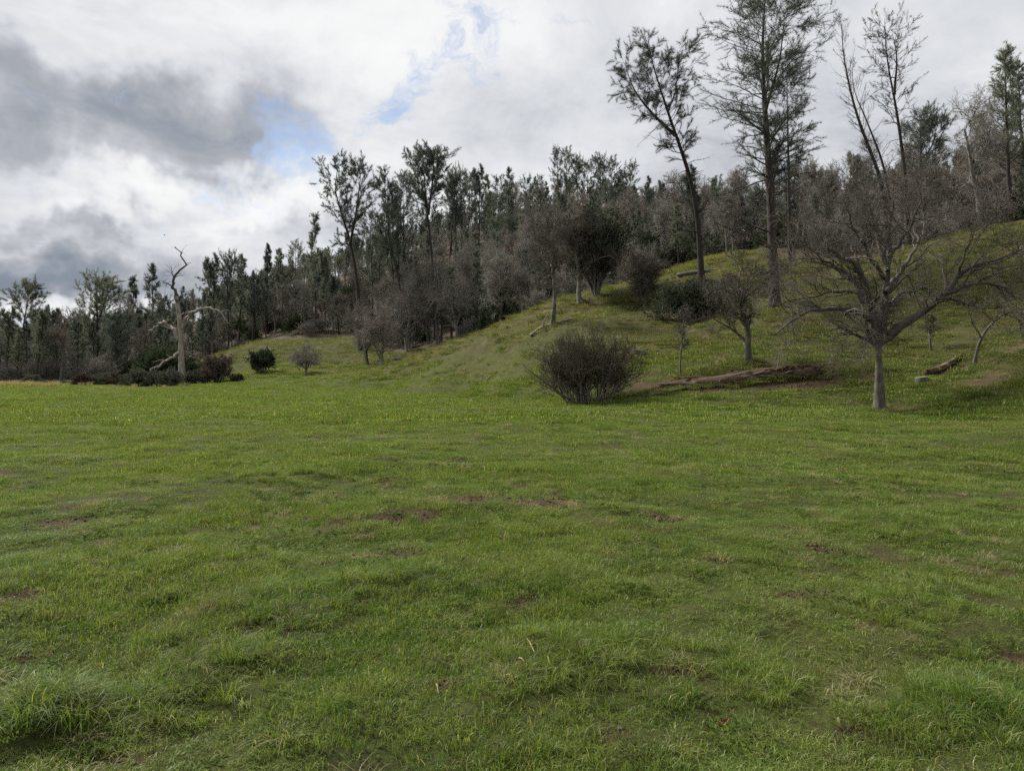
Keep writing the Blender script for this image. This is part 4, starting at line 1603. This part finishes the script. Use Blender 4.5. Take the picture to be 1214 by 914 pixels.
single_oak('small leafless oak standing behind the fallen log beside the tallest pine', 888, 35, 5.6, 51, .17, (-.12, 0), 9, .42, t0=.12, tw=.006, lev=(7, 5, 5, 3))
single_oak('spindly leafless sapling between the bush and the fallen log', 808, 35.5, 3.5, 52, .055, (0, 0), 12, .20, lev=(5, 5, 4, 0), tw=.006, t0=.35, name='sapling', cat='sapling', trunk_frac=.95)
single_oak('thin leafless sapling right of the spreading oak on the slope', 1103, 33.5, 1.7, 53, .06, (-.1, 0), 7, .4, lev=(5, 4, 4, 0), tw=.006, t0=.3, name='sapling', cat='sapling', trunk_frac=.9)
single_oak('many stemmed leafless tree on the knoll left of the evergreen bush', 764, 56, 4.6, 54, .12, (0, 0), 11, .62, t0=.05, lev=(7, 6, 5, 4), tw=.008, trunk_frac=.5, bark='oak_dark', upb=.10, a=(.3, .8))
single_oak('thin grey dead tree with drooping bare arms on the knoll edge', 655, 52, 7.2, 55, .16, (-.10, 0), 6, .36, bark='oak_bark', lev=(6, 5, 5, 3), tw=.008, t0=.4, wander=.4, trunk_frac=.9)
single_oak('leafless oak with pale trunk leaning beside the dark evergreen', 688, 60, 7.2, 56, .22, (-.10, 0), 8, .42, bark='oak_bark', lev=(8, 6, 6, 4), tw=.009, t0=.4, trunk_frac=.7)
single_oak('small leafless tree at the slope foot near the round bush', 362, 88, 4.4, 57, .17, (.12, 0), 8, .6, bark='oak_dark', twig='wood_twig', lev=(6, 5, 4, 3), tw=.011, t0=.25, trunk_frac=.5, a=(.5, 1.35), upb=.02, wander=.4)
single_oak('leafless oak with several pale trunks on the grassy slope behind the knoll', 453, 90, 8.0, 58, .26, (.05, 0), 8, .5, bark='oak_pale', twig='wood_twig_red', lev=(7, 5, 5, 3), tw=.012, t0=.08, trunk_frac=.55, a=(.25, .8))
single_oak('leafless oak with dark twin trunks left of the pale trunked oak', 436, 93, 8.0, 59, .22, (-.1, 0), 7, .5, bark='oak_dark', twig='wood_twig_red', lev=(7, 5, 5, 3), tw=.012, t0=.15, trunk_frac=.6, a=(.25, .8))
single_oak('big leafless oak with thick trunk where the slope meets the wood', 485, 97, 11, 60, .42, (.0, 0), 8, .46, bark='oak_dark', twig='wood_twig', lev=(7, 5, 5, 3), tw=.012, t0=.2, trunk_frac=.65)
single_oak('straight dark trunked leafless oak right of the big oak in the wood edge', 520, 98, 11, 61, .30, (-.03, 0), 7, .36, bark='oak_dark', twig='wood_twig', lev=(7, 5, 5, 3), tw=.012, t0=.35, trunk_frac=.8)
single_oak('leafless oak leaning left just behind the crest of the knoll', 546, 92, 9.5, 62, .24, (-.22, 0), 7, .42, bark='oak_dark', twig='wood_twig', lev=(7, 5, 5, 3), tw=.012, t0=.35, trunk_frac=.7)
single_oak('leafless oak with twin trunks rising over the crest of the knoll', 592, 84, 9.5, 63, .30, (.06, 0), 8, .45, bark='oak_bark', twig='wood_twig', lev=(8, 6, 6, 4), tw=.011, t0=.2, trunk_frac=.65)
single_oak('tall crooked leafless oak on the skyline left of the dense conical pine', 1163, 64, 11.5, 64, .28, (-.16, 0), 8, .36, bark='oak_dark', twig='wood_twig', lev=(7, 5, 5, 3), tw=.010, t0=.4, trunk_frac=.8, wander=.4)


def arched_sapling():
    rng = np.random.default_rng(71)
    Y = 30.5
    b = ground_at(1154, Y)
    b[2] -= .05
    p = pxpath([(1154, 434), (1159, 410), (1168, 391), (1184, 375), (1200, 367), (1215, 370), (1226, 380)], Y, b, -.8)
    p[0] = 0
    tb, cb = oak_meshes(rng, p, .075, None, 8, 1.5, (5, 5, 4, 0), .006, .03, (.4, 1.0), .3, 6)
    add_tree('sapling', 'bare arching sapling bent over the slope right of the oak', 'sapling', b, fin(tb, 'sapling_trunk', MT['oak_dark']), fin(cb, 'sapling_twigs', MT['oak_twig']))


arched_sapling()


def leafy(name, label, px, Y, hgt, wid, seed, leaf='leaf_dark', nst=24, leaves=3, lw=.06, ls=(.07, .14), lev=(8, 6, 3), cat='bush', tw=.01, base=.3, group=None, r0=.05):
    rng = np.random.default_rng(seed)
    b = ground_at(px, Y)
    b[2] -= .05
    sb, cb, lb = shrub_meshes(rng, nst, hgt, wid / hgt * .62, base, lev, tw, .08, leaves, ls, lw, r0)
    t = thing(name, label, cat, b, group)
    link(bpy.data.objects.new('stems', fin(sb, name + '_stems', MT['oak_dark'])), t)
    link(bpy.data.objects.new('twigs', fin(cb, name + '_twigs', MT['wood_twig'])), t)
    if leaves:
        link(bpy.data.objects.new('foliage', fin(lb, name + '_foliage', MT[leaf], 'rnd')), t)
    return t


leafy('evergreen_bush', 'dark evergreen bush below the leaning pine', 818, 50, 2.7, 4.4, 81, leaves=3, lw=.07, ls=(.08, .15), nst=26)
leafy('evergreen_tree', 'dark green evergreen oak beside the pale leaning trunk', 707, 62, 5.8, 2.7, 82, leaves=3, lw=.11, ls=(.14, .24), nst=30, cat='evergreen', r0=.10)
leafy('round_bush', 'round dark green bush at the slope foot', 313, 92, 2.5, 3.4, 83, leaves=3, lw=.10, ls=(.10, .2), nst=22)
leafy('red_bush', 'dark reddish bush beside the bleached dead tree', 258, 88, 3.0, 4.6, 84, leaf='leaf_red', leaves=2, lw=.09, ls=(.10, .18), nst=26)
leafy('evergreen_bush', 'large dark evergreen shrub behind the bleached dead tree', 192, 94, 4.0, 5.6, 85, leaves=3, lw=.14, ls=(.16, .3), nst=28, r0=.08)
leafy('evergreen_bush', 'small dark evergreen bush under the oaks behind the knoll', 576, 88, 2.6, 3.4, 86, leaves=3, lw=.10, ls=(.10, .2), nst=20)
for i, (px, Y, hh, wd, lf) in enumerate([(98, 79, 1.2, 3.0, 'leaf_red'), (124, 80, 1.3, 3.4, 'leaf_grey'), (140, 79, 1.2, 2.8, 'leaf_red'), (160, 75, 1.6, 3.4, 'leaf_grey'), (184, 75, 1.4, 3.4, 'leaf_grey'),
                                         (203, 75, 1.6, 3.0, 'leaf_grey'), (229, 84, 1.3, 2.4, 'leaf_grey'), (38, 80, 1.0, 2.2, 'leaf_grey'), (240, 86, 1.7, 2.4, 'leaf_red'), (281, 84, .8, 1.2, 'leaf_grey')]):
    lab = {'leaf_grey': 'low grey green shrub in the row along the far meadow edge', 'leaf_red': 'low brownish shrub in the row along the far meadow edge'}[lf]
    leafy('low_shrub', lab, px, Y, hh, wd, 90 + i, leaf=lf, leaves=2, lw=.08, ls=(.08, .18), nst=26, lev=(7, 5, 2), group={'leaf_grey': 'grey green shrubs along the meadow edge', 'leaf_red': 'brown shrubs along the meadow edge'}[lf])


# ------------------------------------------------------------------ the wood
def wood():
    rng = np.random.default_rng(2024)
    oaks, pines = [], []
    for i in range(7):
        r = np.random.default_rng(700 + i)
        hgt = r.uniform(9.0, 13)
        n = 6
        th = hgt * r.uniform(.7, .88)
        tr = np.array([[0, 0, th * k / (n - 1)] for k in range(n)])
        tr[1:] += np.cumsum(r.normal(0, .035 * th, (n - 1, 3)) * np.array([1, 1, 0]), 0)
        tb, cb = oak_meshes(r, tr, r.uniform(.18, .28), None, 8, hgt * .33, (6, 5, 5, 2), .014, .09, (.3, 1.0), r.uniform(.25, .45), 5, wander=.30)
        oaks.append((fin(tb, 'wood_oak_trunk', MT['oak_dark']), fin(cb, 'wood_oak_twigs', MT['wood_twig' if i % 3 else 'wood_twig_red'])))
    for i in range(7):
        r = np.random.default_rng(800 + i)
        hgt = r.uniform(13, 18)
        lean = r.normal(0, .05, 2)
        tr = np.array([[lean[0] * u * hgt + .25 * math.sin(u * 5 + i), lean[1] * u * hgt, u * hgt] for u in np.linspace(0, 1, 8)])
        tr[0, :2] = 0
        ls = [(tr, .22, None, 1.0)]
        if i % 3 == 1:
            s = tr[4].copy()
            ls.append((np.array([s, s + [.8, .3, 1.6], s + [1.2, .4, 3.8], s + [1.3, .5, hgt * .38]]), .12, .2, .6))
        cone = i % 2 == 0
        tb, fb = pine_meshes(r, ls, 54 if cone else 46, 2.3 if cone else 2.8, 2, .045, (.25, .50), .28 if cone else .42, 9, 1.8, 'cone' if cone else 'round', 6, 7, 20, (.75, 1.4), .05, fol=.8 if cone else .72)
        pines.append((fin(tb, 'wood_pine_trunk', MT['pine_bark']), fin(fb, 'wood_pine_needles', MT['needle_dark'], 'rnd')))
    shr = []
    for i in range(4):
        r = np.random.default_rng(900 + i)
        sb, cb, lb = shrub_meshes(r, 22, 2.6, .8, .5, (6, 5, 3), .014, .08, 2 if i % 2 else 0, (.12, .22), .10, .04)
        mb = MB()
        for q in (sb, cb):
            if q.n:
                mb.add(np.concatenate(q.v), [x for x in q.f])
        me = mb.mesh('brush')
        me.materials.append(MT['wood_twig'])
        shr.append(me)
        if i % 2:
            lm = fin(lb, 'brush_leaf', MT['leaf_dark'], 'rnd')
            shr.append(lm)
    # candidate places
    pts = []
    sp = 5.7
    for gyy in np.arange(48, 285, sp):
        for gxx in np.arange(-.95 * gyy - 5, .95 * gyy + 5, sp):
            pts.append((gxx + rng.uniform(-.48, .48) * sp, gyy + rng.uniform(-.48, .48) * sp))
    pts = np.array(pts)
    x, y = pts.T
    edge = forest_edge(x, y) + (fbm(x, y, 9, 3, 31) - .5) * 10
    px = 607 + F * x / y
    keep = (y > edge + 2) & (px > -60) & (px < 1280)
    # thin with depth behind the ridge
    keep &= ~((y > 265))
    x, y, px = x[keep], y[keep], px[keep]
    z = height(x, y, False)
    depth = y - forest_edge(x, y)
    pn = fbm(x, y, 28, 3, 41)
    pp = np.interp(px, [0, 250, 330, 420, 600, 800, 900, 1214], [.74, .74, .60, .50, .44, .42, .34, .32]) + (pn - .5) * .9
    pp = pp + np.interp(y, [60, 150, 240], [-.05, 0, .05])
    isp = rng.random(len(x)) < pp
    sc = rng.uniform(.72, 1.12, len(x)) * np.where(isp, np.interp(px, [0, 300, 420, 700, 1000, 1214], [.68, .74, .78, .74, .66, .66]), 1.0)
    sc = sc * np.interp(y, [50, 70, 110], [.52, .68, 1.0])
    sc = sc * np.interp(y, [110, 170], [1.0, .80])
    app = sc / y
    rz = rng.random(len(x)) * 2 * PI
    kind = rng.integers(0, 7, len(x))
    conek = np.array([0, 2, 4, 6])[rng.integers(0, 4, len(x))]
    kind = np.where(isp & (px < 330) & (rng.random(len(x)) < .8), conek, kind)
    zones = [(-999, 'beyond the clear trunked tall pine'), (72, 'beyond the broad irregular pine'), (150, 'beyond the bleached dead tree'), (300, 'beyond the round bush'), (395, 'around the two leader pine'), (470, 'behind the big thick trunked oak'),
             (560, 'behind the twin trunked crest oak'), (660, 'behind the pale trunked leaning oak'), (760, 'behind the leaning pine'),
             (880, 'behind the tallest pine'), (985, 'behind the spreading oak'), (1110, 'around the dense conical pine')]
    looks = {'oak': ['reddish twigged leafless oak', 'grey leafless oak', 'grey leafless oak', 'reddish twigged leafless oak', 'grey leafless oak', 'grey leafless oak', 'reddish twigged leafless oak'],
             'pine': ['dense cone shaped pine', 'forked loose crowned pine', 'dense cone shaped pine', 'loose round crowned pine', 'dense cone shaped pine', 'loose round crowned pine', 'dense cone shaped pine']}

    def wood_label(nm, far, k, p_, big):
        zn = [z_[1] for z_ in zones if p_ >= z_[0]][-1]
        l = ('tall ' if big else 'small ') + looks[nm][k] + (' up the wooded hill ' if far else ' low in the wood ') + zn
        return l, l.replace(' oak ', ' oaks ', 1).replace(' pine ', ' pines ', 1)
    rest = np.ones(len(x), bool)
    for nm, sel, protos in (('oak', ~isp, oaks), ('pine', isp, pines)):
        ids = np.where(sel)[0]
        ids = ids[np.argsort(-app[ids])][:250]
        rest[ids] = False
        med = float(np.median(sc[ids]))
        for i in ids:
            far = int(z[i] > 14)
            l, g = wood_label(nm, far, kind[i], px[i], sc[i] > med)
            s = sc[i]
            add_tree(nm + '_tree', l, nm, (x[i], y[i], z[i] - .25), *protos[kind[i]], group=g, rz=rz[i], sc=(s, s, s * rng.uniform(.9, 1.12)))
    ids = np.where(rest)[0]
    print('wood individuals', (~rest).sum(), 'far', len(ids))
    protos, P, Rr, Sc, I = [], [], [], [], []
    for a, b in oaks + pines:
        protos += [a, b]
    for i in ids:
        k = kind[i] + (7 if isp[i] else 0)
        for q in (0, 1):
            P.append((x[i], y[i], z[i] - .25))
            Rr.append((0, 0, rz[i]))
            Sc.append((sc[i],) * 3)
            I.append(k * 2 + q)
    scatter('far_wood', 'far mass of leafless oaks and pines filling the upper hillside', 'woodland', protos, np.array(P), np.array(Rr), np.array(Sc), np.array(I))
    # brush between the trunks
    n = 2600
    yy = np.sqrt(rng.uniform(48 ** 2, 200 ** 2, n))
    xx = rng.uniform(-.85, .85, n) * yy
    e = forest_edge(xx, yy) + (fbm(xx, yy, 9, 3, 31) - .5) * 10
    k = (yy > e + 1) & (yy < e + 60) & (rng.random(n) < np.interp(yy - e, [0, 10, 60], [.12, .6, .4]))
    xx, yy = xx[k], yy[k]
    zz = height(xx, yy, False)
    n = len(xx)
    s = rng.uniform(.6, 1.35, n)
    scatter('undergrowth', 'leafless grey brush growing between the trunks of the wood', 'undergrowth', shr, np.column_stack([xx, yy, zz - .1]),
            np.column_stack([np.zeros(n), np.zeros(n), rng.random(n) * 6.28]), np.column_stack([s, s, s]), rng.integers(0, len(shr), n))
    # placed pines that stand out of the wood: px, top py, distance
    spec = [(160, 325, 128, 0, 'pair'), (178, 310, 130, 2, 'pair'), (252, 300, 150, 4, 'l'), (270, 293, 150, 1, 'l'), (283, 300, 155, 2, 'l'), (318, 287, 160, 0, 'l'), (335, 292, 165, 6, 'l'), (352, 282, 165, 3, 'l'),
            (300, 318, 150, 5, 'l'), (196, 345, 128, 3, 'l'), (74, 372, 150, 2, 'l'), (56, 378, 150, 4, 'l'), (375, 250, 150, 0, 'l'),
            (448, 262, 140, 2, 'm'), (480, 200, 128, 3, 'm'), (533, 197, 170, 1, 'm'), (548, 193, 172, 5, 'm'), (566, 196, 180, 4, 'm'), (580, 205, 190, 6, 'm'), (605, 198, 200, 2, 'm'), (592, 204, 195, 3, 'm'), (556, 200, 175, 3, 'm'), (540, 205, 170, 3, 'm'), (624, 206, 215, 5, 'm'), (470, 225, 130, 1, 'm'), (440, 240, 125, 3, 'm'),
            (662, 169, 225, 5, 's'), (672, 171, 228, 3, 's'), (686, 181, 225, 1, 's'), (696, 186, 222, 5, 's'), (712, 180, 215, 1, 's'), (725, 182, 218, 3, 's'), (745, 188, 220, 5, 's'), (733, 200, 210, 1, 's'),
            (765, 208, 205, 2, 's'), (790, 212, 200, 4, 's'), (848, 205, 170, 3, 's'), (870, 200, 150, 2, 's'), (640, 205, 235, 3, 's'), (980, 205, 130, 1, 's'), (950, 195, 120, 2, 's'), (1020, 195, 130, 3, 's')]
    L2 = {'pair': ('one of two pointed pines standing close behind the bleached dead tree', 'pointed pines behind the dead tree'),
          'l': ('dark pine rising above the low left end of the wood', 'pines topping the low end of the wood'),
          'm': ('pine rising above the wood beside the highest clump of pines', 'pines topping the middle of the wood'),
          's': ('small pine standing out on the ridge skyline', 'pines on the ridge skyline')}
    for (p_, top, Y, k, c) in spec:
        b = ground_at(p_, Y)
        zt = W(p_, top, Y)[2]
        me = pines[k]
        hh = max(v.co.z for v in me[0].vertices)
        s = (zt - b[2]) / hh
        if s < .25:
            s = .25
        sx = max(min(s, 1.0), .45)
        add_tree('pine_tree', L2[c][0], 'pine', (b[0], b[1], b[2] - .2), *me, group=L2[c][1], rz=rng.random() * 6.28, sc=(sx, sx, s))
        print('pine', p_, top, 'scale', round(s, 2))


wood()


# ------------------------------------------------------------------ small things in the grass and the bird
def stick(label, pts, r, name='dry_stem', cat='stem', mat='straw'):
    w = []
    for px, py, lift in pts:
        x, y = flat(px, py)
        w.append((x, y, H(x, y) + lift))
    w = np.array(w)
    b = w[0].copy()
    mb = MB()
    K = 8
    mb.tubes(resample(w - b, K)[None], (r * np.linspace(1, .6, K))[None], 6, True)
    o = obj(name, fin(mb, name, MT[mat]))
    o.location = b
    tag(o, label, cat)


stick('longest pale broken straw standing up from the short grass', [(634, 790, .02), (628, 780, .05), (625, 775, .03)], .0028)
stick('pale straw lying beside the longest broken straw', [(615, 796, .02), (618, 800, .04), (626, 806, .02)], .003)
stick('short pale straw to the right of the two broken straws', [(652, 806, .03), (649, 798, .05), (648, 797, .03)], .003)
stick('pale bent straw on a bare spot between grass clumps', [(517, 822, .02), (518, 826, .04), (520, 833, .01)], .0028)


def dead_leaf():
    x, y = flat(857, 848)
    mb = MB()
    n = 7
    t = np.linspace(0, 1, n)
    wv = np.sin(t * PI) ** .7 * .016
    c = np.stack([t * .06 - .03, .01 * np.sin(t * 4), .02 * (t - .5) ** 2 * 4 + .0], 1)
    l = c + np.stack([0 * t, wv, .012 + 0 * t], 1)
    r = c + np.stack([0 * t, -wv, .014 + 0 * t], 1)
    v = np.concatenate([l, c, r])
    i = np.arange(n - 1)
    f = np.concatenate([np.stack([i, i + n, i + n + 1, i + 1], 1), np.stack([i + n, i + 2 * n, i + 2 * n + 1, i + n + 1], 1)])
    mb.add(v, [f])
    o = obj('dead_leaf', fin(mb, 'dead_leaf', bark_mat('dead_leaf', (.12, .04, .022), (.20, .085, .045), 30, .2, .05, 1)))
    o.location = (x, y, H(x, y) + .045)
    o.rotation_euler = (.3, -.2, .8)
    tag(o, 'curled red brown dead leaf lying in the grass', 'leaf')


dead_leaf()


def bird():
    p = W(195, 279, 70)
    mb = MB()
    P = resample([(-.16, 0, 0), (-.08, 0, 0), (.02, 0, .01), (.10, 0, .02), (.15, 0, .02)], 9)[None]
    R = np.array([[.012, .02, .04, .05, .05, .04, .032, .028, .006]])
    mb.tubes(P, R, 8, True)
    t = thing('bird', 'tiny dark bird flying above the bleached dead tree', 'bird', p, rz=.5, sc=.55)
    dark = bark_mat('feathers', (.02, .02, .022), (.04, .04, .042), 20, .1, .05, 1)
    link(bpy.data.objects.new('body', fin(mb, 'bird_body', dark)), t)
    for s in (-1, 1):
        v = np.array([(.07, s * .02, .02), (-.05, s * .02, .02), (.09, s * .17, .10), (-.02, s * .17, .095), (.02, s * .34, .08), (-.03, s * .33, .075),
                      (.07, s * .02, .032), (-.05, s * .02, .03), (.09, s * .17, .112), (-.02, s * .17, .105), (.02, s * .34, .084), (-.03, s * .33, .08)])
        f = np.array([(0, 1, 3, 2), (2, 3, 5, 4), (6, 8, 9, 7), (8, 10, 11, 9), (0, 2, 8, 6), (2, 4, 10, 8), (1, 7, 9, 3), (3, 9, 11, 5), (4, 5, 11, 10), (0, 6, 7, 1)])
        mb = MB()
        mb.add(v, [f])
        link(bpy.data.objects.new('wing', fin(mb, 'bird_wing', dark, None, False)), t)


bird()
